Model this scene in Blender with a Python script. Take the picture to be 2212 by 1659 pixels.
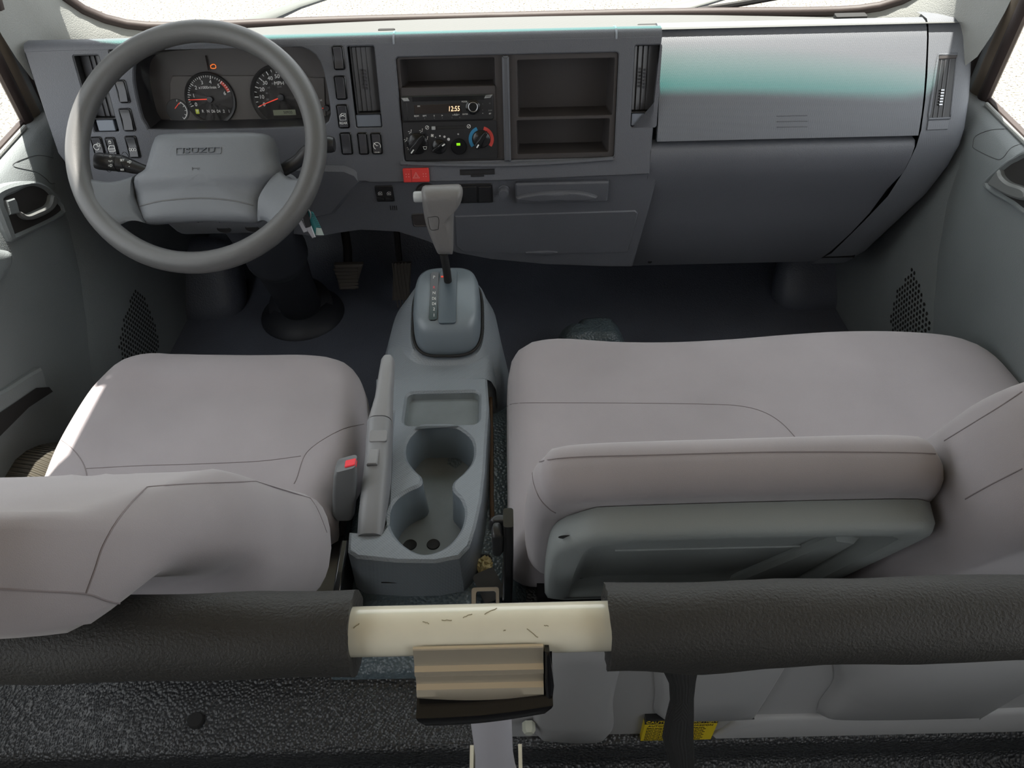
import bpy, bmesh, math, random
from mathutils import Vector, Matrix
from mathutils.bvhtree import BVHTree
from mathutils.geometry import tessellate_polygon
random.seed(4)
V = Vector
for o in list(bpy.data.objects): bpy.data.objects.remove(o)
SC = bpy.context.scene; COL = SC.collection
# ------------------------------------------------------------------ camera
W, H, FPX = 2212.0, 1659.0, 1671.0
CAM = V((0, 0, 1.35)); PITCH = math.radians(45); ROLL = 0.0235
FW = V((0, math.cos(PITCH), -math.sin(PITCH))); UP0 = V((0, math.sin(PITCH), math.cos(PITCH))); RT0 = V((1, 0, 0))
RT = RT0*math.cos(ROLL) - UP0*math.sin(ROLL); UP = UP0*math.cos(ROLL) + RT0*math.sin(ROLL)
cd = bpy.data.cameras.new('camera'); cam = bpy.data.objects.new('camera', cd); COL.objects.link(cam)
cd.sensor_fit = 'HORIZONTAL'; cd.sensor_width = 36.0; cd.lens = 36.0*FPX/W; cd.clip_start = 0.02; cd.clip_end = 200
m = Matrix((RT, UP, -FW)).transposed().to_4x4(); m.translation = CAM; cam.matrix_world = m
SC.camera = cam
# ------------------------------------------------------------------ world, sun, exposure
SUN_EL, SUN_AZ = math.radians(77.5), math.radians(16)      # azimuth: to the left of straight ahead
SUN_STRENGTH, SKY_STRENGTH, EXPOSURE = 16.0, 2.3, 0.12
wd = bpy.data.worlds.new('hazy_sky'); SC.world = wd; wd.use_nodes = True
nt = wd.node_tree; bg = nt.nodes['Background']
bg.inputs['Color'].default_value = (0.93, 0.965, 1.0, 1); bg.inputs['Strength'].default_value = SKY_STRENGTH
SUNV = V((-math.sin(SUN_AZ)*math.cos(SUN_EL), math.cos(SUN_AZ)*math.cos(SUN_EL), math.sin(SUN_EL)))  # towards the sun
sl = bpy.data.lights.new('sun', 'SUN'); sl.energy = SUN_STRENGTH; sl.angle = math.radians(0.6); sl.color = (1.0, 0.95, 0.86)
so = bpy.data.objects.new('sun', sl); COL.objects.link(so); so.location = (0, 3, 6)
so.rotation_euler = SUNV.to_track_quat('Z', 'Y').to_euler()
vs = SC.view_settings; vs.view_transform = 'Standard'; vs.look = 'None'; vs.exposure = EXPOSURE; vs.gamma = 1; vs.use_curve_mapping = False
# ------------------------------------------------------------------ projection helpers (pixel of the 2212x1659 frame -> point on a real surface)
def ray(px, py): return FW + RT*((px-W/2)/FPX) - UP*((py-H/2)/FPX)
def onp(px, py, p0, n):
    r = ray(px, py); return CAM + r*((p0-CAM).dot(n)/r.dot(n))
def atz(px, py, z): return onp(px, py, V((0, 0, z)), V((0, 0, 1)))
def aty(px, py, y): return onp(px, py, V((0, y, 0)), V((0, 1, 0)))
def atx(px, py, x): return onp(px, py, V((x, 0, 0)), V((1, 0, 0)))
class Frame:
    def __init__(s, o, ex, ey):
        s.o = V(o); s.ex = V(ex).normalized(); s.ey = V(ey).normalized(); s.ez = s.ex.cross(s.ey)
    def p(s, x, y, z=0): return s.o + s.ex*x + s.ey*y + s.ez*z
    def uv(s, px, py, dz=0):
        q = onp(px, py, s.o + s.ez*dz, s.ez) - s.o; return (q.dot(s.ex), q.dot(s.ey))
    def at(s, px, py, dz=0, rot=0):
        u, v = s.uv(px, py, dz); c, n = math.cos(rot), math.sin(rot)
        return Frame(s.p(u, v, dz), s.ex*c + s.ey*n, s.ey*c - s.ex*n)
    def sh(s, x, y, z=0, rot=0):
        c, n = math.cos(rot), math.sin(rot); return Frame(s.p(x, y, z), s.ex*c + s.ey*n, s.ey*c - s.ex*n)
def depth(p): return (p-CAM).dot(FW)
def proj(p): q = p-CAM; d = q.dot(FW); return (W/2+FPX*q.dot(RT)/d, H/2-FPX*q.dot(UP)/d)
def inside(x, y, poly):
    c = False
    for i in range(len(poly)):
        (x0, y0), (x1, y1) = poly[i-1], poly[i]
        if (y0 > y) != (y1 > y) and x < (x1-x0)*(y-y0)/(y1-y0)+x0: c = not c
    return c
# ------------------------------------------------------------------ materials
MATS = {}
def mat(name, col, rough=0.5, bump=0, scale=400, metal=0, tex='noise', emit=0, spec=0.5, var=0, vscale=6, sheen=0, dist=0.0006, coat=0):
    if name in MATS: return MATS[name]
    m = bpy.data.materials.new(name); m.use_nodes = True; t = m.node_tree; b = t.nodes['Principled BSDF']
    c = tuple(((x/255)/12.92 if x/255 <= .04045 else ((x/255+.055)/1.055)**2.4) for x in col) + (1,)
    b.inputs['Base Color'].default_value = c; b.inputs['Roughness'].default_value = rough; b.inputs['Metallic'].default_value = metal
    b.inputs['Specular IOR Level'].default_value = spec
    if coat: b.inputs['Coat Weight'].default_value = coat
    if sheen: b.inputs['Sheen Weight'].default_value = sheen; b.inputs['Sheen Roughness'].default_value = .5
    if emit: b.inputs['Emission Color'].default_value = c; b.inputs['Emission Strength'].default_value = emit
    tc = t.nodes.new('ShaderNodeTexCoord')
    if bump:
        if tex == 'noise': n = t.nodes.new('ShaderNodeTexNoise'); n.inputs['Detail'].default_value = 2; out = n.outputs['Fac']
        elif tex == 'voronoi': n = t.nodes.new('ShaderNodeTexVoronoi'); n.feature = 'SMOOTH_F1'; n.inputs['Smoothness'].default_value = .4; out = n.outputs['Distance']
        elif tex == 'grid': n = t.nodes.new('ShaderNodeTexVoronoi'); n.feature = 'F1'; n.inputs['Randomness'].default_value = 0; out = n.outputs['Distance']
        else: n = t.nodes.new('ShaderNodeTexWave'); n.bands_direction = 'Y'; out = n.outputs['Fac']
        n.inputs['Scale'].default_value = scale
        if tex == 'grid':
            mp = t.nodes.new('ShaderNodeMapping'); mp.inputs['Rotation'].default_value = (.3, .2, .785); t.links.new(tc.outputs['Object'], mp.inputs['Vector']); t.links.new(mp.outputs[0], n.inputs['Vector'])
        else: t.links.new(tc.outputs['Object'], n.inputs['Vector'])
        bp = t.nodes.new('ShaderNodeBump'); bp.inputs['Strength'].default_value = bump; bp.inputs['Distance'].default_value = dist
        if tex in ('voronoi', 'grid'): bp.invert = True
        t.links.new(out, bp.inputs['Height']); t.links.new(bp.outputs['Normal'], b.inputs['Normal'])
    if var:
        n2 = t.nodes.new('ShaderNodeTexNoise'); n2.inputs['Scale'].default_value = vscale; n2.inputs['Detail'].default_value = 5
        t.links.new(tc.outputs['Object'], n2.inputs['Vector'])
        mr = t.nodes.new('ShaderNodeMapRange'); mr.inputs[1].default_value = .3; mr.inputs[2].default_value = .7; mr.inputs[3].default_value = 1-var; mr.inputs[4].default_value = 1+var
        t.links.new(n2.outputs['Fac'], mr.inputs[0])
        mx = t.nodes.new('ShaderNodeMix'); mx.data_type = 'RGBA'; mx.blend_type = 'MULTIPLY'; mx.inputs[0].default_value = 1
        mx.inputs[6].default_value = c; t.links.new(mr.outputs[0], mx.inputs[7]); t.links.new(mx.outputs[2], b.inputs['Base Color'])
    MATS[name] = m; return m
DASH = mat('dash_plastic', (90, 92, 98), .5, .55, 700, tex='voronoi', var=.04)
DASHL = mat('door_plastic', (118, 123, 125), .48, .5, 500, tex='voronoi', var=.05)
CONS = mat('console_plastic', (120, 126, 132), .40, .9, 300, tex='grid', dist=.0007)
CONSM = mat('console_smooth', (110, 119, 126), .32, .2, 900)
CONSF = mat('console_floor', (104, 110, 112), .55, .3, 300, var=.12, vscale=18)
BLK = mat('black_plastic', (36, 36, 38), .35, .2, 900)
BLKG = mat('gloss_black', (20, 20, 22), .18)
BLKM = mat('matt_black', (24, 23, 23), .75, .3, 500)
CUB = mat('cubby_plastic', (58, 54, 54), .6, .3, 700)
WHEEL = mat('wheel_rim_plastic', (84, 84, 84), .42, .35, 1200, var=.06, vscale=14)
PAD = mat('wheel_pad_plastic', (95, 98, 102), .45, .4, 1300)
FAB = mat('seat_fabric', (150, 144, 147), .95, .5, 1500, var=.06, vscale=7, sheen=.25, spec=.15, dist=.0004)
SEAM = mat('seam_thread', (124, 116, 118), .9)
TRAYP = mat('seatback_plastic', (136, 141, 140), .55, .4, 600)
BAR = mat('bar_enamel', (226, 221, 202), .22, var=.04, vscale=30, coat=.3)
FOAM = mat('foam_rubber', (42, 41, 39), .62, .8, 450, var=.1, vscale=10, dist=.0012)
VINYL = mat('pebbled_vinyl', (46, 47, 49), .34, 1.0, 230, tex='voronoi', dist=.0026, spec=.6)
MATF = mat('floor_vinyl', (92, 96, 107), .42, .6, 260, tex='voronoi', dist=.001, var=.12, vscale=5)
TUNV = mat('tunnel_vinyl', (84, 96, 102), .3, .9, 200, tex='voronoi', dist=.002, var=.1)
RISER = mat('painted_steel', (154, 154, 155), .42, .1, 60, var=.03)
CHROME = mat('steel_lid', (222, 210, 190), .36, 0, metal=.75)
STEEL = mat('steel', (170, 170, 172), .28, metal=1)
BMET = mat('black_metal', (18, 18, 19), .2, spec=.7)
PILLAR = mat('pillar_trim', (140, 142, 140), .6, .6, 520, tex='voronoi')
RUB = mat('window_rubber', (50, 40, 38), .6, .2, 300)
FRAME_ = mat('door_frame_paint', (112, 101, 88), .5)
WHT = mat('print_white', (225, 225, 222), .6)
GREYP = mat('print_grey', (120, 120, 120), .6)
REDP = mat('print_red', (205, 70, 55), .6)
REDN = mat('needle_red', (235, 74, 52), .5, emit=.35)
AMB = mat('warning_amber', (255, 120, 20), .5, emit=.9)
LED = mat('clock_led', (255, 214, 170), .5, emit=1.1)
GRN = mat('indicator_green', (140, 225, 20), .5, emit=.8)
LIME = mat('selector_lime', (170, 180, 50), .5, emit=.15)
LCD = mat('lcd_panel', (120, 124, 104), .4)
BLUEP = mat('dial_blue', (45, 120, 160), .5)
REDD = mat('dial_red', (185, 62, 55), .5)
REDB = mat('hazard_red', (214, 60, 56), .4)
BUTR = mat('buckle_red', (235, 50, 62), .4)
DIAL = mat('dial_face', (52, 48, 46), .5)
CLF = mat('cluster_face', (66, 61, 59), .55)
DIALR = mat('dial_ring', (34, 32, 32), .45)
SILV = mat('silver_plastic', (156, 158, 158), .35, .15, 1500)
KNOBP = mat('shift_knob_plastic', (106, 104, 103), .42, .5, 1100)
YEL = mat('caution_yellow', (206, 182, 30), .6)
TEAL = mat('key_tag_teal', (52, 128, 132), .5)
FOAMY = mat('insulation', (190, 175, 130), .9, 1, 120, dist=.004)
RUST = mat('rusty_rod', (92, 68, 46), .7, .5, 200)
WEB = mat('belt_webbing', (88, 86, 84), .8, .8, 900, tex='wave')
RIBP = mat('ribbed_sill', (74, 70, 62), .42, 1, 34, tex='wave', dist=.004)
SWB = mat('switch_rocker', (62, 62, 66), .16)
def glassmat():
    m = bpy.data.materials.new('windshield_glass'); m.use_nodes = True; t = m.node_tree; t.nodes.clear()
    out = t.nodes.new('ShaderNodeOutputMaterial'); tr = t.nodes.new('ShaderNodeBsdfTransparent')
    tc = t.nodes.new('ShaderNodeTexCoord'); sp = t.nodes.new('ShaderNodeSeparateXYZ'); t.links.new(tc.outputs['Object'], sp.inputs[0])
    cr = t.nodes.new('ShaderNodeValToRGB'); mr = t.nodes.new('ShaderNodeMapRange')
    mr.inputs[1].default_value = BAND0; mr.inputs[2].default_value = BAND1
    t.links.new(sp.outputs['Z'], mr.inputs[0]); t.links.new(mr.outputs[0], cr.inputs[0])
    e = cr.color_ramp.elements; e[0].color = (.95, .96, .95, 1); e[1].color = (.01, .60, .49, 1)
    k = e.new(.4); k.color = (.62, .9, .82, 1)
    t.links.new(cr.outputs[0], tr.inputs[0]); t.links.new(tr.outputs[0], out.inputs[0]); return m
def clearmat(name, col, gl=.05):
    m = bpy.data.materials.new(name); m.use_nodes = True; t = m.node_tree; t.nodes.clear()
    out = t.nodes.new('ShaderNodeOutputMaterial'); tr = t.nodes.new('ShaderNodeBsdfTransparent'); tr.inputs[0].default_value = col
    g = t.nodes.new('ShaderNodeBsdfGlossy'); g.inputs['Roughness'].default_value = .05; mx = t.nodes.new('ShaderNodeMixShader'); mx.inputs[0].default_value = gl
    t.links.new(tr.outputs[0], mx.inputs[1]); t.links.new(g.outputs[0], mx.inputs[2]); t.links.new(mx.outputs[0], out.inputs[0]); return m
# ------------------------------------------------------------------ object helpers
def root_of(o):
    while o.parent: o = o.parent
    return o
def props(o, label=None, cat=None, group=None, kind=None):
    if label: o['label'] = label
    if cat: o['category'] = cat
    if group: o['group'] = group
    if kind: o['kind'] = kind
    return o
def T(name, loc, label, cat, group=None, kind=None):
    o = bpy.data.objects.new(name, None); COL.objects.link(o); o.location = loc; o.empty_display_size = .05
    return props(o, label, cat, group, kind)
def O(name, bm, mt, parent=None, label=None, cat=None, group=None, kind=None, sharp=40, bevel=0, sub=0, seg=2):
    me = bpy.data.meshes.new(name); bmesh.ops.recalc_face_normals(bm, faces=bm.faces); bm.to_mesh(me); bm.free()
    for f in me.polygons: f.use_smooth = True
    if sharp < 180: me.set_sharp_from_angle(angle=math.radians(sharp))
    me.materials.append(mt)
    o = bpy.data.objects.new(name, me); COL.objects.link(o)
    if parent:
        me.transform(Matrix.Translation(-root_of(parent).location)); o.parent = parent
    else:
        xs = [v.co for v in me.vertices]; c = V((sum(v.x for v in xs)/len(xs), sum(v.y for v in xs)/len(xs), min(v.z for v in xs)))
        me.transform(Matrix.Translation(-c)); o.location = c
    if bevel:
        b = o.modifiers.new('bevel', 'BEVEL'); b.width = bevel; b.segments = seg; b.limit_method = 'ANGLE'; b.angle_limit = math.radians(35); b.harden_normals = False
    if sub:
        s = o.modifiers.new('subsurf', 'SUBSURF'); s.levels = sub; s.render_levels = sub
    return props(o, label, cat, group, kind)
def BM(): return bmesh.new()
def box(bm, F, x0, x1, y0, y1, z0, z1, taper=0):
    c = []
    for z, t in ((z0, 0), (z1, taper)):
        for x, y in ((x0+t, y0+t), (x1-t, y0+t), (x1-t, y1-t), (x0+t, y1-t)): c.append(bm.verts.new(F.p(x, y, z)))
    for f in ((3, 2, 1, 0), (4, 5, 6, 7), (0, 1, 5, 4), (1, 2, 6, 5), (2, 3, 7, 6), (3, 0, 4, 7)): bm.faces.new([c[i] for i in f])
    return bm
def rrect(x0, x1, y0, y1, r, n=4):
    r = min(r, (x1-x0)/2-1e-5, (y1-y0)/2-1e-5); out = []
    for cx, cy, a in ((x1-r, y0+r, -90), (x1-r, y1-r, 0), (x0+r, y1-r, 90), (x0+r, y0+r, 180)):
        for i in range(n+1):
            t = math.radians(a+90*i/n); out.append((cx+r*math.cos(t), cy+r*math.sin(t)))
    return out
def circ(cx, cy, r, n=28, r2=None): return [(cx+r*math.cos(2*math.pi*i/n), cy+(r2 or r)*math.sin(2*math.pi*i/n)) for i in range(n)]
def area(p): return sum(p[i][0]*p[(i+1) % len(p)][1]-p[(i+1) % len(p)][0]*p[i][1] for i in range(len(p)))/2
def offs(p, d):
    if area(p) < 0: p = p[::-1]
    out = []; n = len(p)
    for i in range(n):
        a, b, c = V(p[i-1]), V(p[i]), V(p[(i+1) % n]); e1 = (b-a); e2 = (c-b)
        if e1.length < 1e-9: e1 = e2
        if e2.length < 1e-9: e2 = e1
        n1 = V((e1.y, -e1.x)).normalized(); n2 = V((e2.y, -e2.x)).normalized(); k = n1+n2
        k = k/max(.35, k.length_squared/2) if k.length > 1e-6 else n1
        k = n1+n2; L = k.length
        k = (k/L)*min(1.6, 1/max(.3, L/2)) if L > 1e-6 else n1
        q = b+k*d; out.append((q.x, q.y))
    return out
def plate(bm, F, outer, holes=(), z0=-.02, z1=0, ch=.0015, back=False):
    """a flat plate with holes: chamfered rims, walls to z0"""
    if area(outer) < 0: outer = outer[::-1]
    loops_top = [[V((x, y, 0)) for x, y in offs(outer, -ch)]]
    hs = []
    for h in holes:
        if area(h) < 0: h = h[::-1]
        hs.append(h); loops_top.append([V((x, y, 0)) for x, y in offs(h, ch)][::-1])
    flat = [v for l in loops_top for v in l]; vs_ = [bm.verts.new(F.p(v.x, v.y, z1)) for v in flat]; es = []; k = 0
    for l in loops_top:
        n = len(l)
        for i in range(n):
            try: es.append(bm.edges.new((vs_[k+i], vs_[k+(i+1) % n])))
            except ValueError: pass
        k += n
    bmesh.ops.triangle_fill(bm, use_beauty=True, use_dissolve=False, edges=es, normal=F.ez)
    k = 0
    for li, l in enumerate(loops_top):
        base = outer if li == 0 else hs[li-1][::-1]; n = len(l)
        a = vs_[k:k+n]; b = [bm.verts.new(F.p(x, y, z1-ch)) for x, y in base]; c = [bm.verts.new(F.p(x, y, z0)) for x, y in base]
        for i in range(n):
            j = (i+1) % n; bm.faces.new((a[i], a[j], b[j], b[i])); bm.faces.new((b[i], b[j], c[j], c[i]))
        if li == 0 and back and not holes: bm.faces.new(c[::-1])
        k += n
    return bm
def slab(bm, F, poly, z0, z1, ch=.001): return plate(bm, F, poly, (), z0, z1, ch, True)
def loft(bm, rows, closed=False, caps=False, flip=False):
    vs_ = [[bm.verts.new(p) for p in r] for r in rows]; n = len(rows[0])
    for i in range(len(rows)-1):
        for j in range(n if closed else n-1):
            k = (j+1) % n
            try: bm.faces.new((vs_[i][j], vs_[i][k], vs_[i+1][k], vs_[i+1][j]))
            except ValueError: pass
    if caps and closed: bm.faces.new(vs_[0][::-1]); bm.faces.new(vs_[-1])
    return bm
def cr(pts, n, closed=False):
    """resampled Catmull-Rom curve through points"""
    pts = [V(p) for p in pts]; m_ = len(pts); out = []; segs = m_ if closed else m_-1
    for s in range(segs):
        if closed: a, b, c, d = pts[s-1], pts[s], pts[(s+1) % m_], pts[(s+2) % m_]
        else: a, b, c, d = pts[max(0, s-1)], pts[s], pts[s+1], pts[min(m_-1, s+2)]
        for i in range(12):
            t = i/12; out.append(.5*((2*b)+(c-a)*t+(2*a-5*b+4*c-d)*t*t+(3*b-a-3*c+d)*t**3))
    if not closed: out.append(pts[-1])
    L = [0]
    q = out+[out[0]] if closed else out
    for i in range(1, len(q)): L.append(L[-1]+(q[i]-q[i-1]).length)
    res = []; k = 0; cnt = n if closed else n-1
    for i in range(n):
        d = L[-1]*i/cnt
        while k < len(L)-2 and L[k+1] < d: k += 1
        t = (d-L[k])/max(1e-9, L[k+1]-L[k]); res.append(q[k].lerp(q[k+1], min(1, t)))
    return res
def tube(bm, pts, r, n=10, closed=False, caps=True, flat=None):
    pts = [V(p) for p in pts]; m_ = len(pts); rows = []; up = None
    for i, p in enumerate(pts):
        if closed: d = pts[(i+1) % m_]-pts[i-1]
        else: d = pts[min(m_-1, i+1)]-pts[max(0, i-1)]
        d.normalize()
        if up is None: up = V((0, 0, 1)) if abs(d.z) < .9 else V((0, 1, 0))
        s = d.cross(up).normalized(); up = s.cross(d).normalized()
        rr = r[i] if isinstance(r, (list, tuple)) else r; fl = flat or 1
        rows.append([p+s*math.cos(2*math.pi*j/n)*rr+up*math.sin(2*math.pi*j/n)*rr*fl for j in range(n)])
    if closed: rows.append(rows[0])
    loft(bm, rows, True, caps and not closed)
    if closed: bmesh.ops.remove_doubles(bm, verts=bm.verts, dist=1e-6)
    return bm
def lathe(bm, F, prof, n=32, cap=True):
    rows = [[F.p(r*math.cos(2*math.pi*j/n), r*math.sin(2*math.pi*j/n), z) for j in range(n)] for r, z in prof]
    return loft(bm, rows, True, cap)
def pillow(bm, F, outl, zf, zb, R, n=72, bulge=0, fn=None, Rb=None, bfn=None):
    ol = cr([(x, y, 0) for x, y in outl], n, True); c = V((sum(p.x for p in ol)/n, sum(p.y for p in ol)/n, 0)); zm = zf-(zf-zb)*.5
    ss = [.02, .12, .25, .38, .5, .6, .69, .77, .83, .88, .92, .95, .975, .99, 1.0]
    def ring(s, z1, RR, f, b):
        row = []
        for p in ol:
            q = c+(p-c)*s; t = (1-s)*(p-c).length; e = min(1, t/RR); h = math.sqrt(max(0, 1-(1-e)**2))
            z = zm+(z1-zm)*h+b*(1-s*s)+(f(q.x, q.y)*h if f else 0); row.append(F.p(q.x, q.y, z))
        return row
    rows = [ring(s, zf, R, fn, bulge) for s in ss]+[ring(s, zb, Rb or R, bfn, 0) for s in ss[::-1][1:]]
    return loft(bm, rows, True, True)
def hit(bm_or_tree, px, py, lift=0):
    r = ray(px, py).normalized(); loc, no, i, d = bm_or_tree.ray_cast(CAM, r)
    return None if loc is None else loc - r*lift
def drape(tree, pxs, n=60, lift=.0003):
    out = []
    for p in cr([(x, y, 0) for x, y in pxs], n):
        h = hit(tree, p.x, p.y, lift)
        if h: out.append(h)
    return out
def tree_of(bm): return BVHTree.FromBMesh(bm)
def text(s, F, size, mt, parent, name='lettering', ext=.0002, ax='CENTER', sx=1, shear=0, label=None):
    cu = bpy.data.curves.new('t', 'FONT'); cu.body = s; cu.size = size; cu.extrude = ext; cu.align_x = ax; cu.align_y = 'CENTER'; cu.shear = shear
    cu.resolution_u = 3
    ob = bpy.data.objects.new('t', cu); me = bpy.data.meshes.new_from_object(ob); bpy.data.objects.remove(ob); bpy.data.curves.remove(cu)
    me.name = name
    for v in me.vertices: v.co = F.p(v.co.x*sx, v.co.y, v.co.z)
    me.materials.append(mt); o = bpy.data.objects.new(name, me); COL.objects.link(o)
    me.transform(Matrix.Translation(-root_of(parent).location)); o.parent = parent
    return props(o, label)
def stroke(bm, F, pts, w, z=.0003, closed=False):
    pts = [V((x, y)) for x, y in pts]; n = len(pts); A, B = [], []
    for i in range(n):
        d = (pts[(i+1) % n]-pts[i-1]) if closed else (pts[min(n-1, i+1)]-pts[max(0, i-1)])
        k = V((-d.y, d.x)).normalized()*w/2; A.append(pts[i]+k); B.append(pts[i]-k)
    va = [bm.verts.new(F.p(p.x, p.y, z)) for p in A]; vb = [bm.verts.new(F.p(p.x, p.y, z)) for p in B]
    for i in range(n if closed else n-1):
        j = (i+1) % n; bm.faces.new((va[i], vb[i], vb[j], va[j]))
    return bm
def fill(bm, F, poly, z=.0003): bm.faces.new([bm.verts.new(F.p(x, y, z)) for x, y in poly]); return bm
def arc(cx, cy, r, a0, a1, n=16): return [(cx+r*math.cos(math.radians(a0+(a1-a0)*i/n)), cy+r*math.sin(math.radians(a0+(a1-a0)*i/n))) for i in range(n+1)]
WF = Frame((0, 0, 0), (1, 0, 0), (0, 1, 0))
# ================================================================== SETTING
def ground():
    m = mat('bright_concrete', (222, 216, 204), .9, .6, 30, dist=.01)
    t = m.node_tree; b = t.nodes['Principled BSDF']; tc = t.nodes.new('ShaderNodeTexCoord')
    n = t.nodes.new('ShaderNodeTexNoise'); n.inputs['Scale'].default_value = 55; n.inputs['Detail'].default_value = 6; n.inputs['Roughness'].default_value = .75
    c = t.nodes.new('ShaderNodeValToRGB'); e = c.color_ramp.elements; e[0].position = .41; e[0].color = (.025, .02, .015, 1); e[1].position = .49; e[1].color = (.22, .205, .175, 1)
    t.links.new(tc.outputs['Object'], n.inputs['Vector']); t.links.new(n.outputs['Fac'], c.inputs[0]); t.links.new(c.outputs[0], b.inputs['Base Color'])
    bm = BM(); loft(bm, [[V((x, y, -.95)) for x in (-25, -8, 0, 8, 25)] for y in (-25, -5, 5, 40)])
    O('ground', bm, m, None, 'sunlit pale gravelly concrete ground outside the cab windows', 'ground', kind='structure')
ground()
# floor: front vinyl, toe board, rear step
bm = BM()
rows = [[V((x, y, z)) for x in (-.93, -.6, -.3, -.02, .3, .6, .93)] for y, z in ((.7, .0), (1.0, 0), (1.4, 0), (1.72, .0), (1.80, .02), (1.86, .07), (1.93, .25), (1.95, .5), (1.9, .56), (1.72, .60))]
rows.append([V((x, 1.626-.10*(abs(x)/.85)**2.5-.15*max(0, min(1, (abs(x)-.7)/.22))**2, .705)) for x in (-.93, -.6, -.3, -.02, .3, .6, .93)])
rows = [[r[0], r[0].lerp(r[1], .25), r[0].lerp(r[1], .5)]+r[1:6]+[r[5].lerp(r[6], .5), r[5].lerp(r[6], .75), r[6]] for r in rows]
for k, i in enumerate((0, 1, 2, 8, 9, 10)): x = max(-.862, min(.862, rows[-1][i].x)); rows[-1][i].x = x; rows[-1][i].y = 1.626-.10*(abs(x)/.85)**2.5-.15*max(0, min(1, (abs(x)-.7)/.22))**2
loft(bm, rows); O('floor', bm, MATF, None, 'dark blue grey vinyl floor mat in the front footwells', 'floor', kind='structure', sharp=60)
bm = BM(); Z1, Z0, YS = .28, .215, .385
rows = [[V((x, y, z)) for x in (-.93, -.6, -.3, 0, .3, .6, .93)] for y, z in ((-1.2, Z0), (0, Z0), (YS-.012, Z0), (YS-.003, Z0+.006), (YS, Z0+.02), (YS, Z1-.012), (YS+.004, Z1-.003), (YS+.014, Z1), (.55, Z1+.01), (.86, Z1), (.87, 0))]
loft(bm, rows); fl2 = O('floor_rear', bm, VINYL, None, 'black pebbled vinyl step and rear floor behind the front seats', 'floor', kind='structure', sharp=70)
bm = BM(); lathe(bm, Frame(atz(423, 1556, Z1+.004), (1, 0, 0), (0, 1, 0)), [(.0005, .0035), (.0095, .0035), (.0108, .002), (.0112, -.004)], 24)
O('plug', bm, BLKM, fl2, 'round black plug')
# windshield surround, gasket, glass
def SW(x, z, off=0): return V((x, 1.632-.10*(abs(x)/.85)**2.5*max(.2, 1-1.15*(z-.765))-(z-.765)*.123+off, z))
half_i = [(0, .768), (.2, .769), (.42, .773), (.6, .779), (.71, .790), (.775, .816), (.82, .862), (.836, .95), (.81, 1.2), (.775, 1.38), (.73, 1.45), (.6, 1.468), (.3, 1.474), (0, 1.475)]
half_o = [(0, .68), (.2, .68), (.42, .68), (.62, .68), (.79, .69), (.85, .73), (.870, .82), (.872, .95), (.85, 1.2), (.825, 1.41), (.77, 1.52), (.6, 1.535), (.3, 1.535), (0, 1.535)]
def ringpts(h): return [(x, z) for x, z in h]+[(-x, z) for x, z in h[-2:0:-1]]
RI = cr([(x, z, 0) for x, z in ringpts(half_i)], 120, True); RO = cr([(x, z, 0) for x, z in ringpts(half_o)], 120, True)
def pil(x): t = max(0, min(1, (abs(x)-.7)/.22)); return -.15*t*t*(3-2*t)
rows = []
for k in range(9):
    t = k/8; row = []
    for a, b in zip(RI, RO):
        x = a.x+(b.x-a.x)*t; z = a.y+(b.y-a.y)*t; row.append(SW(x, z, pil(b.x)*t**1.3-.012*math.sin(math.pi*min(1, t*1.6))))
    rows.append(row)
bm = BM(); loft(bm, rows, True)
wf = O('wall_front', bm, PILLAR, None, 'pale grey textured trim of the windshield pillars and header', 'pillar trim', kind='structure', sharp=180)
w1 = T('window_1', (0, 1.6, .75), 'windshield with dark rubber gasket and green shade band', 'windshield', kind='structure')
BAND0, BAND1 = 1.365-.75, 1.475-.75
bm = BM(); ctr = bm.verts.new(SW(0, 1.1, .012)); prev = None
rows = []
for k in range(1, 13):
    t = k/12; rows.append([SW(a.x*t, 1.1+(a.y-1.1)*t, .012) for a in RI])
vv = [[bm.verts.new(p) for p in r] for r in rows]
for j in range(120): bm.faces.new((ctr, vv[0][j], vv[0][(j+1) % 120]))
for i in range(11):
    for j in range(120): bm.faces.new((vv[i][j], vv[i][(j+1) % 120], vv[i+1][(j+1) % 120], vv[i+1][j]))
O('windshield_glass', bm, glassmat(), w1, 'clear glass with a green shade band along the top')
bm = BM(); tube(bm, [SW(a.x, a.y, .002) for a in RI], .0095, 10, True); O('rubber_gasket', bm, RUB, w1)
# ceiling and rear wall, both out of view and shaped for the light inside
bm = BM()
loft(bm, [[V((x*w, y, z)) for x, z in ((-.98, 1.43), (-.9, 1.49), (-.5, 1.515), (0, 1.52), (.5, 1.515), (1.06, 1.49), (1.13, 1.43))] for y, w in ((1.538, .75), (1.5, .765), (1.3, .772), (1.0, .772), (.86, .83), (-.3, .83), (-1.2, .83))])  # roof edge drawn so sun stripes the driver seat and misses the right door
O('ceiling', bm, mat('headliner', (196, 184, 164), .95), None, 'unseen headliner over the cab, beige to warm the bounced light', 'ceiling', kind='structure', sharp=180)  # beige put in to tint the bounce light warm
bm = BM(); plate(bm, Frame((0, -1.2, 0), (1, 0, 0), (0, 0, 1)), [(-.93, .2), (.93, .2), (.93, .7), (.77, 1.5), (-.77, 1.5), (-.93, .7)], [], -.03, 0)
O('wall_rear', bm, PILLAR, None, 'plain grey rear wall of the cab', 'wall', kind='structure')  # unseen, left windowless to keep the seat backs dim
def Xs(z): return .928-(z-.65)*.2
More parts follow.
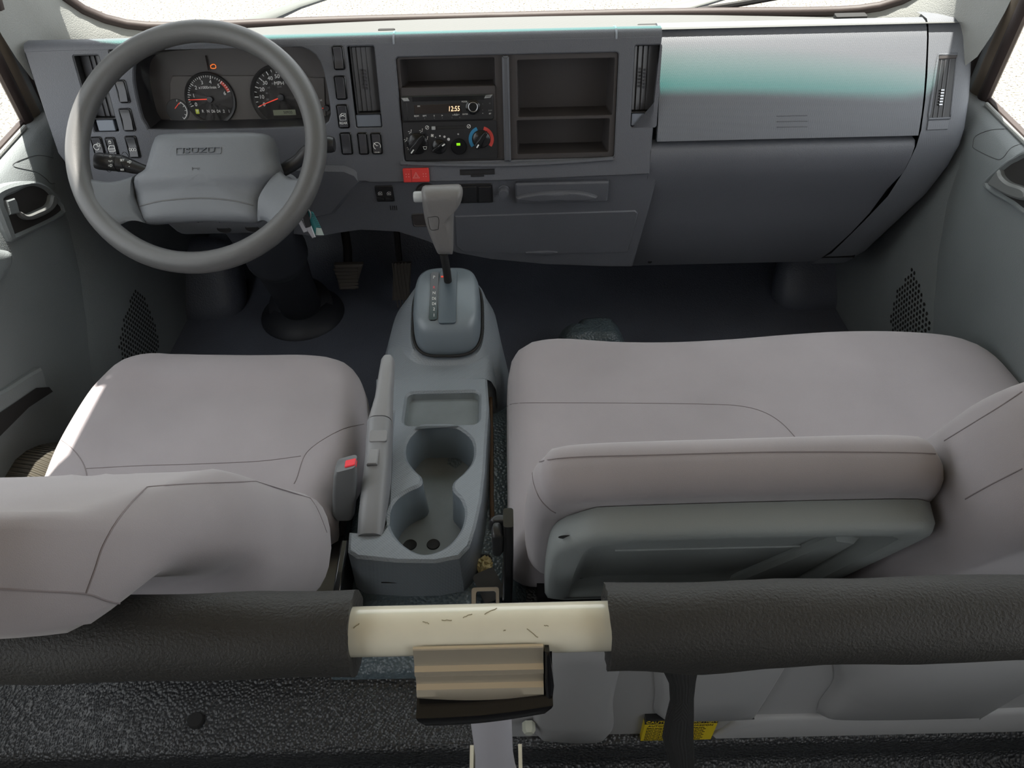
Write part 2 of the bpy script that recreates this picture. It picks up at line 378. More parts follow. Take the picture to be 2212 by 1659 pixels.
def side(s, nm, n):
    left = s < 0
    # ---------------- door
    d = T('door_%d' % n, (s*.89, .7, 0), 'grey moulded %s door panel with recessed inner handle' % ('driver' if left else 'passenger'), 'door', kind='structure')
    prof = [(.932, .662), (.922, .668), (.905, .668), (.89, .655), (.876, .62), (.868, .56), (.868, .50), (.874, .40), (.882, .33), (.888, .2), (.892, .06), (.9, .0)]
    bm = BM(); ys = [-.15, .2, .6, .9, 1.1, 1.25, 1.36, 1.42, 1.47, 1.52]
    rows = []
    for y in ys:
        k = min(1, max(0, (y-1.2)/.2)); rows.append([V((s*(x+.02*k*k*(1 if z < .6 else .2)), y, z-.012*max(0, (.9-y)))) for x, z in prof])
    loft(bm, rows); tr = tree_of(bm)
    O('door_panel', bm, DASHL, d, sharp=60)
    FD = Frame((s*.8685, 0, 0), (0, -s*1.0, 0), (0, 0, 1))
    # seams of the pad on the ledge
    if left: pads = [[(140, 352), (128, 345), (78, 336), (27, 357), (76, 371), (98, 385), (108, 395), (118, 396), (140, 387)]]
    else: pads = [[(2212, 286), (2180, 279), (2140, 281), (2108, 294), (2102, 312), (2106, 322), (2150, 343), (2166, 341), (2185, 319), (2212, 309)]]
    for p in pads:
        q = drape(tr, p, 80, .0002)
        if len(q) > 4: bm = BM(); tube(bm, q, .0007, 6); O('pad_seam', bm, mat('seam_grey', (66, 68, 70), .6), d)
    # handle bezel + flat dark sheet painted as the recess shade + lever
    if left:
        outer = [(-14, 415), (20, 398), (62, 391), (92, 397), (118, 417), (143, 450), (141, 460), (128, 470), (70, 500), (24, 523), (17, 520), (3, 486), (-14, 440)]
        inner = [(4, 432), (30, 417), (64, 402), (92, 409), (112, 430), (130, 449), (126, 458), (100, 474), (34, 504), (28, 502), (14, 462)]
        lever = [(101, 422), (106, 421), (114, 431), (116, 437), (104, 454), (80, 468), (56, 475), (40, 470), (32, 459), (35, 457), (48, 463), (70, 455), (90, 446), (98, 436)]
        blk = [(4, 434), (22, 428), (27, 436), (33, 460), (12, 465)]
    else:
        outer = [(2230, 330), (2190, 338), (2160, 360), (2124, 394), (2126, 404), (2150, 424), (2190, 444), (2230, 462)]
        inner = [(2230, 346), (2196, 350), (2172, 366), (2140, 394), (2142, 401), (2158, 412), (2190, 432), (2230, 450)]
        lever = [(2168, 366), (2174, 380), (2190, 394), (2225, 408), (2225, 432), (2190, 424), (2156, 406), (2144, 398), (2152, 384)]
        blk = None
    def uvs(p): return [(q.x, q.y) for q in cr([FD.uv(x, y)+(0,) for x, y in p], 48, True)]
    bm = BM(); plate(bm, FD, uvs(outer), [uvs(inner)], -.02, .006, .005); O('handle_bezel', bm, DASHL, d)
    bm = BM(); fill(bm, FD, uvs(inner), .0012); O('recess_shade_sheet', bm, mat('recess_shade_dark', (46, 44, 43), .6), d)
    bm = BM(); slab(bm, FD, uvs(lever), .001, .012, .004); O('inner_handle', bm, mat('handle_plastic', (112, 114, 114), .35), d, 'smooth grey pull handle')
    if blk: bm = BM(); slab(bm, FD, [FD.uv(x, y) for x, y in blk], .001, .009, .002); O('lock_tab', bm, DASHL, d)
    # arm pull lower
    if left:
        bm = BM(); pillow(bm, FD, [FD.uv(x, y) for x, y in ((-40, 545), (4, 540), (16, 548), (14, 575), (0, 600), (-40, 630))], .016, -.02, .02, 40); O('armrest', bm, DASHL, d)
        # map pocket
        bm = BM(); FP = Frame((s*.862, 0, 0), (0, -s*1.0, 0), (0, 0, 1))
        po = [(-60, 880), (20, 838), (60, 812), (92, 794), (96, 805), (104, 838), (84, 858), (40, 890), (-60, 960)]
        slab(bm, FP, [FP.uv(x, y) for x, y in po], -.03, .0, .004); O('map_pocket', bm, DASHL, d)
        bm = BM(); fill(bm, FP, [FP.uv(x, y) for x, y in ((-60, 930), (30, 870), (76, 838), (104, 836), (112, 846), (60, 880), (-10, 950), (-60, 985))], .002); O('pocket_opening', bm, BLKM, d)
    # window frame strips and sill rubber
    def fe(z): return 1.447-(z-.635)*.33
    for nm2, y0, w, ox, mt in (('window_seal', -.004, .011, .0, RUB), ('door_frame', .024, .017, -.004, FRAME_), ('outer_seal', .058, .013, .004, RUB), ('frame_edge', .085, .012, .006, mat('pillar_edge', (150, 146, 132), .5)), ('pillar_seal', .115, .014, -.002, RUB)):
        bm = BM(); tube(bm, [V((s*(Xs(z)-ox), fe(z)+y0, z)) for z in [.62+.04*i for i in range(22)]], w, 10, flat=1.3); O(nm2, bm, mt, d)
    bm = BM(); tube(bm, [V((s*.928, y, .668-.012*max(0, .9-y))) for y in (-.15, .3, .7, 1.1, 1.3, 1.44)], .008, 8); O('sill_rubber', bm, RUB, d)
    bm = BM(); tube(bm, [V((s*.913, y, .672-.012*max(0, .9-y))) for y in (-.15, .3, .7, 1.1, 1.3, 1.40)], .004, 8); O('sill_lip', bm, PILLAR, d)
    # triangular mirror-corner trim
    bm = BM(); a = [V((s*(Xs(z)-.012), y, z)) for y, z in ((fe(.63)+.03, .63), (fe(.86)+.028, .86), (fe(.87)+.05, .872), (1.50, .70), (1.53, .62))]
    b = [p+V((s*.03, 0, 0)) for p in a]; bm2 = [bm.verts.new(p) for p in a]; bm3 = [bm.verts.new(p) for p in b]; bm.faces.new(bm2); bm.faces.new(bm3[::-1])
    for i in range(5): bm.faces.new((bm2[i], bm2[(i+1) % 5], bm3[(i+1) % 5], bm3[i]))
    O('corner_trim', bm, DASHL, d, 'triangular textured corner trim')
    # side glass
    wn = T('window_%d' % (n+1), (s*.9, .7, .66), 'clear %s side window above the door panel' % ('driver' if left else 'passenger'), 'window', kind='structure')
    bm = BM(); loft(bm, [[V((s*Xs(z), y, z)) for z in (.66, 1.05, 1.44)] for y in (-.05, .6, 1.18)]+[[V((s*Xs(z), fe(z), z)) for z in (.66, 1.05, 1.44)]]); O('side_glass', bm, clearmat('side_glass_%d' % n, (.97, .98, .97, 1), .02), wn)
    # kick panel + cowl side
    k = T('trim_%d' % n, (s*.9, 1.55, 0), 'grey kick panel with perforated speaker grille beside the %s footwell' % ('driver' if left else 'passenger'), 'kick panel', kind='structure')
    bm = BM(); rows = []
    for y, w, zt in ((1.18, .884, .30), (1.25, .876, .36), (1.36, .868, .60), (1.45, .868, .67), (1.50, .866, .76), (1.57, .862, .78), (1.62, .86, .72), (1.75, .85, .69), (1.95, .84, .66)):
        rows.append([V((s*(w+.02*(1-i/6)**3+.012*(i/6)**4), y, zt*i/6)) for i in range(7)])
    loft(bm, rows); tr2 = tree_of(bm); O('kick_panel', bm, DASHL, k, sharp=70)
    # speaker grille: perforation
    bm = BM(); poly = [(293, 622), (312, 640), (332, 690), (343, 740), (335, 775), (262, 790), (256, 745), (268, 680)] if left else [(1972, 578), (1983, 606), (1998, 650), (2012, 700), (2012, 720), (1932, 725), (1922, 695), (1938, 630)]
    for i in range(64):
        for j in range(44):
            y, z = 1.12+(i+.5*(j % 2))*.0122, .0+j*.0105; h, _, _, _ = tr2.ray_cast(V((0, y, z)), V((s, 0, 0)))
            if h is None: continue
            px, py = proj(h)
            if not inside(px, py, poly): continue
            fill(bm, Frame(h+V((-s*.0008, 0, 0)), (0, -s*1.0, 0), (0, 0, 1)), circ(0, 0, .0043, 8), 0)
    O('speaker_grille', bm, BLKM, k, 'round perforations of the speaker grille', kind='stuff')
    # sill
    bm = BM(); loft(bm, [[V((s*x, y, z*(1-max(0, (y-.88)/.27)**1.6))) for x, z in ((.93, .30), (.885, .302), (.85, .292), (.81, .255), (.785, .16), (.78, 0))] for y in [-.15+.0325*i for i in range(41)]])
    O('door_sill', bm, RIBP, k, 'ribbed door sill plate', sharp=180)
side(-1, 'left', 1); side(1, 'right', 2)
for s, nm in ((-1, 'left'), (1, 'right')):
    bm = BM(); loft(bm, [[V((s*x, y, z)) for x, z in ((.93, .2), (.92, .45), (.925, .66))] for y in (-1.2, -.6, -.15)])
    for y0, y1 in ((-1.2, -.75), (-.16, -.02)): loft(bm, [[V((s*x, y, z)) for x, z in ((.926, .66), (.86, 1.0), (.772, 1.45))] for y in (y0, y1)])  # unseen upper panels added to narrow the rear openings and cut light
    O('wall_%s' % nm, bm, DASHL, None, 'grey lower %s side wall beside the rear seats' % nm, 'wall', kind='structure')
# passenger seat riser panel (painted steel) at the back of the front bench
rs = T('trim_3', (.45, .40, Z1), 'pale grey painted steel riser panel under the passenger bench with embossed pads', 'riser panel', kind='structure')
FR = Frame((0, .40, 0), (1, 0, 0), (0, 0, 1))
bm = BM(); slab(bm, FR, [(-.035, Z1-.06), (.93, Z1-.06), (.93, .53), (-.035, .53)], -.03, 0, .004); O('steel_panel', bm, RISER, rs)
def emboss(px, h=.012, ch=.01, nm='embossed_pad', z0=-.002):
    pts = [FR.uv(x, y) for x, y in px]; pts = [(q.x, q.y) for q in cr([(x, y, 0) for x, y in pts], 60, True)] if len(px) > 5 else pts
    bm = BM(); slab(bm, FR, pts, z0, h, ch); O(nm, bm, RISER, rs, sharp=50)
emboss([(1165, 1380), (1342, 1374), (1352, 1385), (1325, 1500), (1312, 1585), (1180, 1588), (1155, 1575), (1152, 1480)])
emboss([(1440, 1370), (1700, 1362), (1730, 1372), (1640, 1528), (1622, 1540), (1500, 1545), (1420, 1540), (1415, 1500)])
emboss([(1850, 1362), (2330, 1345), (2330, 1400), (2130, 1530), (2100, 1538), (1800, 1542), (1768, 1520), (1800, 1470)])
emboss([(1540, 1615), (1568, 1568), (1600, 1548), (1650, 1543), (2000, 1537), (2330, 1532), (2330, 1610)], .008, .006, 'lower_rail')
# ================================================================== DASHBOARD
F = Frame((0, 1.40, .80), (1, 0, 0), (0, math.sin(math.radians(15)), math.cos(math.radians(15))))    # fascia plane
MM = 1.43/FPX                                                                                           # metres per photograph pixel near the fascia
def quad(x0, y0, x1, y1, FF=F, dz=0):
    a = FF.uv(x0, y0, dz); b = FF.uv(x1, y1, dz); return (min(a[0], b[0]), max(a[0], b[0]), min(a[1], b[1]), max(a[1], b[1]))
def inset(q, d): return (q[0]+d, q[1]-d, q[2]+d, q[3]-d)
DB = T('dashboard', (0, 1.5, .30), 'grey moulded truck dashboard with vents, switches and storage bins under the windshield', 'dashboard')
def xprof(bm, prof, x0, x1, nx=10):
    rows = []
    for i, p in enumerate(prof):
        a = x0(i) if callable(x0) else x0; b = x1(i) if callable(x1) else x1
        rows.append([V((a+(b-a)*j/nx, p[0], p[1])) for j in range(nx+1)])
    loft(bm, rows)
    for j in (0, -1):
        try: bm.faces.new([bm.verts.new(r[j]) for r in rows])
        except (ValueError, TypeError): pass
    return bm
XL, XR = -.852, .281
# top tray (defroster shelf) along the glass, whole width
def shelfy(x): return 1.632-.10*(abs(x)/.85)**2.5
bm = BM(); rows = []
for t, z in ((0, .757), (.06, .772), (.25, .782), (.6, .79), (.85, .800), (1, .803)):
    rows.append([V((x, shelfy(x)+(1.455-shelfy(x))*t, z)) for x in [-.84+.084*i for i in range(21)]])
loft(bm, rows); O('defroster_shelf', bm, mat('shelf_plastic', (84, 85, 83), .55, .7, 360, tex='grid'), DB, 'pale grey textured shelf below the glass')
for px, py, w in ((835, 64, .016), (1400, 54, .02), (1838, 33, .03)):
    c = atz(px, py, .795 if w < .025 else .79); bm = BM(); slab(bm, Frame(c, (1, 0, 0), (0, 1, .05)), rrect(-w, w, -.0035 if w < .025 else -.009, .0035 if w < .025 else .009, .003), -.01, .0012, .0006); O('shelf_slot', bm, BLKM, DB)
# driver + centre top roll
tp = [(1.47, .80), (1.45, .812), (1.43, .8195), (1.415, .8205), (1.408, .8175), (1.4035, .811), (1.403, .808)]
bm = BM(); xprof(bm, tp, XL, XR, 24); O('dash_top_roll', bm, DASH, DB, sharp=50)
for px in (851, 1331):
    u = F.uv(px, 100)[0]; bm = BM(); tube(bm, [V((u, y-.0003, z+.0004)) for y, z in tp], .0018, 6); O('roll_joint', bm, mat('joint_light', (140, 146, 154), .5), DB)
def fpoly(px): return [F.uv(x, y) for x, y in px]
zbk = -.018
outer = fpoly([(137, 118), (170, 330), (196, 398), (420, 398), (700, 396), (788, 392), (800, 395), (1070, 391), (1420, 376), (1425, 372), (1438, 112)])
outer = [(min(x, XR-.006), y) for x, y in outer]; outer = [(XL, F.uv(137, 118)[1]), (XL+.004, F.uv(170, 330)[1]), (XL+.03, F.uv(196, 398)[1])] + outer[3:-3] + [(XR-.006, outer[-3][1]), (XR-.004, -.1), (XR, .008), (XR, .0125), (XL, .0125)]
holes = []; VENTS = []; SWS = []
VENTS = [quad(157, 120, 250, 258), quad(755, 100.5, 823, 247), quad(1371.5, 98, 1418, 244)]
TABS = [quad(203, 259, 250, 285), quad(766, 248, 825, 275.6), quad(1364, 245, 1416, 273)]
for q in VENTS+TABS: pass
VH = [(min(v[0], t[0]), max(v[1], t[1]), t[2], v[3]) for v, t in zip(VENTS, TABS)]
for q in VH: holes.append(rrect(*q, .003))
CL = (F.uv(282, 160)[0], F.uv(718, 268)[0], F.uv(515, 276)[1], F.uv(620, 97)[1])
cl = cr([(CL[0]+.02, CL[2], 0), (CL[0]+.2, CL[2]-.002, 0), (CL[1]-.03, CL[2], 0), (CL[1]-.008, CL[2]+.006, 0), (CL[1], CL[2]+.03, 0), (CL[1]-.004, CL[3]-.04, 0), (CL[1]-.02, CL[3]-.012, 0), (CL[1]-.06, CL[3]-.002, 0), (CL[0]+.19, CL[3], 0), (CL[0]+.06, CL[3]-.004, 0), (CL[0]+.02, CL[3]-.016, 0), (CL[0]+.003, CL[3]-.05, 0), (CL[0], CL[2]+.03, 0), (CL[0]+.005, CL[2]+.008, 0)], 70, True)
cl = [(p.x, p.y) for p in cl]; holes.append(cl)
BZ = quad(854, 124, 1327, 341); holes.append(rrect(*BZ, .006))
bm = BM(); plate(bm, F, outer, holes, -.035, 0, .002); O('fascia_panel', bm, DASH, DB, 'dark grey fascia with cut-outs for gauges, radio and vents', sharp=35)
# left outer cheek of the dash
bm = BM(); loft(bm, [[V((XL+dx, y, z)) for y, z, dx in ((1.403, .811, 0), (1.392, .76, .0), (1.36, .64, .004), (1.33, .53, .03))], [V((XL-.03+dx, y+.18, z)) for y, z, dx in ((1.40, .79, 0), (1.392, .76, 0), (1.36, .64, 0), (1.33, .53, .03))]])
O('dash_cheek', bm, DASH, DB)
# air vents
for i, (v, t) in enumerate(zip(VENTS, TABS)):
    bm = BM(); plate(bm, F, rrect(v[0]-.001, v[1]+.001, t[3], v[3]+.001, .002), [rrect(v[0]+.001, v[1]-.001, t[3]+.002, v[3]-.001, .002)], -.05, -.002, .0006); box(bm, F, v[0], v[1], t[3], v[3], -.052, -.05)
    ve = O('air_vent', bm, BLK, DB, ['black air vent left of the gauges', 'black air vent right of the gauges', 'black air vent right of the storage bins'][i])
    w = v[1]-v[0]
    for k in range(4):
        x = v[0]+w*(.22+.2*k); bm = BM(); FS = Frame(F.p(x, 0, -.02), (F.ex*math.cos(.35)-F.ez*math.sin(.35)*(-1 if i == 0 else 1)), F.ey)
        box(bm, FS, -.011, .011, t[3]+.003, v[3]-.003, -.0008, .0008); O('slat', bm, mat('vent_slat', (74, 74, 77), .3), ve, bevel=.0004)
    x = v[0]+w*(.42 if i else .62); ym = (t[3]+v[3])/2; bm = BM()
    for k in range(6): box(bm, F, x, x+.004, ym-.016+k*.006, ym-.0125+k*.006, -.012, -.006)
    O('slider_knob', bm, SWB, ve)
    bm = BM(); q = inset(t, .0012); slab(bm, F.sh(0, 0, -.004), rrect(q[0], q[1], q[2], q[3], .002), -.02, 0, .001); O('vent_tab', bm, mat('tab_plastic', (112, 118, 128), .45, .3, 800), DB)
# rocker switches
def switch(x0, y0, x1, y1, kind, lab=None):
    q = quad(x0, y0, x1, y1); bm = BM(); plate(bm, F, rrect(*q, .004), [rrect(*inset(q, .0022), .003)], -.01, .0025, .001); box(bm, F, q[0]+.001, q[1]-.001, q[2]+.001, q[3]-.001, -.006, -.004)
    s_ = O('rocker_switch', bm, BLKG, DB, lab); i = inset(q, .0028); bm = BM(); h = (i[2]+i[3])/2
    c = [bm.verts.new(F.p(x, y, z)) for x in (i[0], i[1]) for y, z in ((i[2], -.006), (i[2], .0055), (h, .0018), (i[3], .004), (i[3], -.006))]
    for a in range(4): bm.faces.new((c[a], c[a+1], c[a+6], c[a+5]))
    bm.faces.new(c[:5]); bm.faces.new(c[5:][::-1])
    O('rocker', bm, SWB, s_, bevel=.0008); cx = (i[0]+i[1])/2; bm = BM(); g = F.sh(cx, h, .004)
    if kind == 'rear':
        stroke(bm, g.sh(0, 0, .0003), [(-.0055, -.006), (-.0055, .001), (-.001, .006), (.0055, .006), (.0055, -.006)], .001, 0, True); stroke(bm, g, [(-.004, 0), (.004, .004)], .001); stroke(bm, g, [(-.004, .004), (.004, 0)], .001); O('window_symbol', bm, WHT, s_)
        text('REAR', g.sh(0, -.0115, .0012), .0062, WHT, s_)
    elif kind == 'cruise':
        stroke(bm, g.sh(.001, -.004), arc(0, 0, .0065, -30, 240, 18), .0013); stroke(bm, g.sh(.001, -.004), [(-.006, .006), (0, 0), (.002, .0015)], .0013); O('cruise_symbol', bm, WHT, s_)
        text('CRUISE', g.sh(0, -.0155, .002), .003, WHT, s_)
    elif kind == 'lock':
        stroke(bm, g.sh(0, .0115), [(-.002, -.003), (-.002, 0), (.002, 0), (.002, -.003)], .001, .0004, True); stroke(bm, g.sh(0, .0115), arc(0, 0, .0018, 0, 180, 8), .0008)
        stroke(bm, g.sh(0, -.001), [(-.006, -.005), (-.006, 0), (-.002, .005), (.006, .005), (.006, -.005)], .0012, .0005, True); stroke(bm, g.sh(0, -.001), [(-.006, -.001), (.006, -.001)], .0012); O('door_symbol', bm, WHT, s_)
    elif kind == 'dim':
        stroke(bm, g.sh(-.002, .003), arc(0, 0, .005, 60, 330, 16), .001); stroke(bm, g.sh(.003, .007), arc(0, 0, .0022, 0, 360, 12), .0009)
        for a in range(0, 360, 45): stroke(bm, g.sh(.003, .007), [(.003*math.cos(math.radians(a)), .003*math.sin(math.radians(a))), (.0048*math.cos(math.radians(a)), .0048*math.sin(math.radians(a)))], .0007)
        O('dimmer_symbol', bm, WHT, s_)
    elif kind == '000':
        for k in (-1, 0, 1): stroke(bm, g.sh(k*.0046, -.004, .0005), [(.0019*math.cos(a*math.pi/6), .0026*math.sin(a*math.pi/6)) for a in range(12)], .0008, 0, True)
        O('lamp_symbol', bm, WHT, s_)
    else: bm.free()
for a in ((232.6, 106.7, 266, 160, ''), (246, 172, 283.3, 222.5, ''), (255, 233.4, 295, 283.3, ''), (194, 295, 233, 345, 'dim'), (225, 296, 260, 340, 'lock'), (268, 293, 306, 341, '000'),
          (715.4, 98.4, 747, 151, ''), (720, 163, 751.6, 215, ''), (725, 225, 757, 276.7, 'rear'), (732.4, 285.7, 764, 333.5, ''), (770.4, 285.7, 798.4, 333.5, ''), (798.8, 286.2, 828, 332.7, 'cruise')):
    switch(*a)
# centre bezel: tray of black storage bins, divider
bz = O('centre_bezel', plate(BM(), F, rrect(*BZ, .006), [rrect(*quad(862, 130, 1070, 190.5), .003), rrect(*quad(1117, 131, 1324, 249.5), .003), rrect(*quad(1116, 262, 1315, 330), .003)], -.02, -.006, .001), CUB, DB, 'blackish bezel holding the radio and storage bins')
for q in (quad(862, 130, 1070, 190.5), quad(1117, 131, 1324, 249.5), quad(1116, 262, 1315, 330)):
    bm = BM(); a = rrect(*q, .003); b = rrect(*inset(q, .004), .003); loft(bm, [[F.p(x, y, -.0075) for x, y in a], [F.p(x, y, -.075) for x, y in b]], True); fill(bm, F, b, -.075); O('storage_bin', bm, CUB, bz, 'empty open storage bin')
q = quad(1084, 121, 1104, 349); bm = BM(); slab(bm, F, rrect(q[0], q[1], q[2], q[3], .002), -.02, .004, .004); slab(bm, F.sh(0, 0, .004), rrect(q[0]+.007, q[1]-.005, q[2]+.004, q[3]-.003, .001), -.004, .001, .001); O('bezel_divider', bm, DASH, DB)
bm = BM(); lp = cr([F.p(*F.uv(x, y), .002) for x, y in ((866, 352), (960, 355), (1080, 356), (1200, 351), (1324, 342))], 30); tube(bm, lp, .0042, 8); O('bezel_lip', bm, DASH, DB)
# hazard switch, card slot
q = quad(870, 363, 928.5, 391.7); bm = BM(); slab(bm, F, rrect(*q, .002), -.01, .006, .0015); hz = O('hazard_switch', bm, REDB, DB, 'red hazard warning switch')
g = F.sh((q[0]+q[1])/2, (q[2]+q[3])/2, .0062); bm = BM(); stroke(bm, g, [(-.0062, -.005), (.0062, -.005), (0, .006)], .0009, 0, True); stroke(bm, g, [(-.0032, -.0032), (.0032, -.0032), (0, .0026)], .0007, 0, True)
for sx in (-1, 1):
    for i in range(2):
        for j in range(2): fill(bm, g, circ(sx*(.014+.005*i), -.002+.005*j, .0008, 6), 0)
O('warning_triangle', bm, mat('print_pink', (244, 178, 172), .6), hz)
bm = BM(); stroke(bm, g, [(-.009, -.0125), (-.009, .0125)], .0006); O('switch_groove', bm, mat('groove_red', (120, 24, 24), .6), hz)
q = quad(993, 366, 1069, 376.5); bm = BM(); plate(bm, F, rrect(*q, .001), [rrect(*inset(q, .0022), .001)], -.004, .0015, .0006); box(bm, F, q[0], q[1], q[2], q[3], -.003, .0002); slab(bm, F, rrect((q[0]+q[1])/2-.013, (q[0]+q[1])/2+.013, q[2]-.004, q[2]+.002, .001), -.002, .001, .0004); O('card_slot', bm, BLK, DB)
# lower dash
FLo = Frame((0, 1.352, .55), (1, 0, 0), (0, -.10, .995))
low = [FLo.uv(x, y) for x, y in ((205, 385), (500, 388), (800, 388), (1070, 388), (1424, 372), (1400, 460), (1366, 578), (1300, 577.5), (1180, 573), (1060, 562), (985, 548), (920, 522), (860, 503), (780, 499), (735, 505), (690, 514), (560, 500), (330, 480), (240, 455))]
bm = BM(); slab(bm, FLo, low, -.05, 0, .004); O('lower_panel', bm, DASH, DB, 'dark grey lower knee panel')
bm = BM(); p = [FLo.uv(x, y) for x, y in ((560, 352), (745, 357), (772, 368), (786, 388), (762, 412), (722, 460), (640, 478), (560, 475))]; slab(bm, FLo, p, 0, .010, .008); O('knee_pad', bm, DASH, DB)
def lq(*a): return quad(*a, FF=FLo)
q = lq(809, 401, 853, 434); bm = BM(); slab(bm, FLo, rrect(*q, .003), -.002, .003, .001); ws = O('window_switch_panel', bm, BLK, DB)
for px in (821, 840):
    g = FLo.at(px, 418, .0035); bm = BM(); stroke(bm, g, [(-.0036, -.0035), (-.0036, .001), (-.001, .0038), (.0036, .0038), (.0036, -.0035)], .0008, 0, True); stroke(bm, g, [(-.002, -.002), (.002, .002)], .0007); stroke(bm, g, [(-.002, .002), (.002, -.002)], .0007); O('window_symbol', bm, WHT, ws)
    bm = BM(); box(bm, FLo.at(px, 429, .003), -.0065, .0065, -.003, .003, 0, .002); O('switch_key', bm, BLK, ws, bevel=.0005)
for k in range(4):
    bm = BM(); g = FLo.at(844+k*4.2, 449, .0002); box(bm, g, -.0008, .0008, -.0055, .0055, -.002, .0004); O('vent_slit', bm, BLKM, DB)
q = lq(888, 461, 940, 489); bm = BM(); plate(bm, FLo, rrect(*q, .006), [rrect(*inset(q, .004), .004)], -.002, .002, .0015); box(bm, FLo, q[0]+.002, q[1]-.002, q[2]+.002, q[3]-.002, -.001, .0005); O('open_socket', bm, CUB, DB)
bm = BM(); lathe(bm, FLo.at(921, 413, 0), [(.001, .002), (.0165, .002), (.0165, .006), (.019, .006), (.0205, 0)], 28); O('power_outlet', bm, CUB, DB)
q = lq(958, 398, 1065, 437); bm = BM(); plate(bm, FLo, rrect(*q, .003), [], -.002, .002, .001); sb = O('blank_switch_row', bm, BLK, DB)
for x0, x1 in ((962, 996), (998, 1031), (1033, 1062)):
    bm = BM(); k = lq(x0, 401, x1, 434); slab(bm, FLo, rrect(*k, .0015), .001, .0045, .001); O('blank_cover', bm, BLK, sb)
g = FLo.at(1088, 409, 0); bm = BM(); lathe(bm, g, [(.001, .016), (.0085, .016), (.0095, .014), (.0095, .004), (.0115, .003), (.0115, 0)], 28); O('lighter_knob', bm, DASH, DB)
# ashtray drawer with lens shaped pull
q = lq(1113, 391, 1311, 430); bm = BM(); slab(bm, FLo, rrect(q[0], q[1], q[2], q[3], .004), -.01, .010, .003); dr = O('ashtray_drawer', bm, DASH, DB)
lens = [FLo.uv(x, y, .0105) for x, y in ((1114, 425), (1160, 414), (1220, 411), (1260, 413), (1292, 424), (1260, 428), (1220, 431), (1160, 431))]
bm = BM(); pillow(bm, FLo, lens, .019, .004, .01, 40); O('drawer_pull', bm, DASH, dr)
# lower bin lid
p = [FLo.uv(x, y) for x, y in ((983, 466), (1372, 454), (1378, 460), (1357, 541), (1348, 545), (1180, 548), (1000, 543), (985, 530))]
bm = BM(); slab(bm, FLo, p, -.004, .0022, .002); bl = O('bin_lid', bm, DASH, DB)
bm = BM(); pillow(bm, FLo, [FLo.uv(x, y) for x, y in ((1135, 543), (1180, 540), (1205, 542), (1180, 547))], .006, -.002, .004, 24); O('lid_pull', bm, DASH, bl)
# passenger upper lid and glove box
XE = .782
up = [(1.50, .798), (1.485, .803), (1.47, .802), (1.457, .795), (1.444, .782), (1.428, .762), (1.405, .731), (1.385, .702), (1.368, .672), (1.357, .648), (1.352, .636), (1.37, .630)]
bm = BM(); xprof(bm, up, XR+.004, XE-.004, 16); tu = tree_of(bm); ul = O('upper_glove_lid', bm, mat('lid_plastic', (102, 105, 111), .5, .6, 420, tex='grid'), DB, 'long grey upper compartment lid', sharp=50)
for k in range(3):
    q = [hit(tu, 1678+66*i/6, 250.5+12*k-1.3*i/6, -.0002) for i in range(7)]; q = [x for x in q if x]
    if len(q) > 2: bm = BM(); tube(bm, q, .0012, 6); O('grip_ridge', bm, DASH, ul)
gl = [(1.39, .626), (1.357, .624), (1.350, .615), (1.347, .595), (1.350, .56), (1.371, .51), (1.38, .45), (1.395, .39), (1.415, .33), (1.435, .288), (1.47, .28)]
def xr_(i): return (XE-.004, XE-.004, XE-.004, XE-.005, XE-.007, XE-.015, XE-.028, XE-.045, XE-.065, XE-.08, XE-.08)[i]
bm = BM(); xprof(bm, gl, XR-.006, xr_, 16); tg = tree_of(bm); gd = O('glove_box_door', bm, DASH, DB, 'large grey glove box door below the lid', sharp=50)
h = hit(tg, 1404, 565, -.0005)
if h: bm = BM(); lathe(bm, Frame(h, (1, 0, 0), (0, .1, 1)), [(.001, .001), (.004, .001), (.005, 0)], 16); O('lid_screw', bm, BLKM, gd)
bm = BM(); xprof(bm, [(1.50, .795), (1.45, .77), (1.41, .70), (1.38, .63), (1.39, .5), (1.43, .3)], XR, XE, 4); O('glove_backing', bm, BLKM, DB)
# right end pod with vent
ep = [(1.52, .80), (1.50, .803), (1.475, .804), (1.460, .796), (1.446, .782), (1.430, .762), (1.404, .729), (1.380, .692), (1.356, .645), (1.348, .615), (1.350, .57), (1.362, .50), (1.39, .42), (1.42, .32), (1.45, .27)]
xo = [.845, .85, .856, .862, .867, .870, .872, .873, .873, .872, .868, .855, .835, .805, .79]
xi = [XE, XE, XE, XE, XE, XE, XE, XE, XE, XE-.002, XE-.005, XE-.013, XE-.03, XE-.06, XE-.085]
bm = BM(); rows = []
for i, (y, z) in enumerate(ep): rows.append([V((xi[i], y, z)), V(((xi[i]*.7+xo[i]*.3), y, z)), V(((xi[i]*.3+xo[i]*.7), y+.0005, z)), V((xo[i]-.012, y+.003, z-.001)), V((xo[i]-.003, y+.012, z-.004)), V((xo[i], y+.03, z-.008)), V((xo[i]+.003, y+.16, z-.02))])
loft(bm, rows); tp_ = tree_of(bm); O('dash_end_pod', bm, MATS['lid_plastic'], DB, 'rounded grey right end of the dashboard', sharp=60)
def pv(u, t, lift):                                                  # point on the pod surface, u across, t down the vent
    xl, xr2 = 2026+(2005-2026)*t, 2067+(2052-2067)*t; h = hit(tp_, xl+(xr2-xl)*u, 119+(257-119)*t-2*u, 0); return h+V((0, -.86, .5))*lift
NV = 14
bm = BM(); loft(bm, [[pv(u, i/NV, .0012) for u in (0, .25, .5, .75, 1)] for i in range(NV+1)]); ve = O('air_vent', bm, BLK, DB, 'black air vent at the passenger end of the dash')
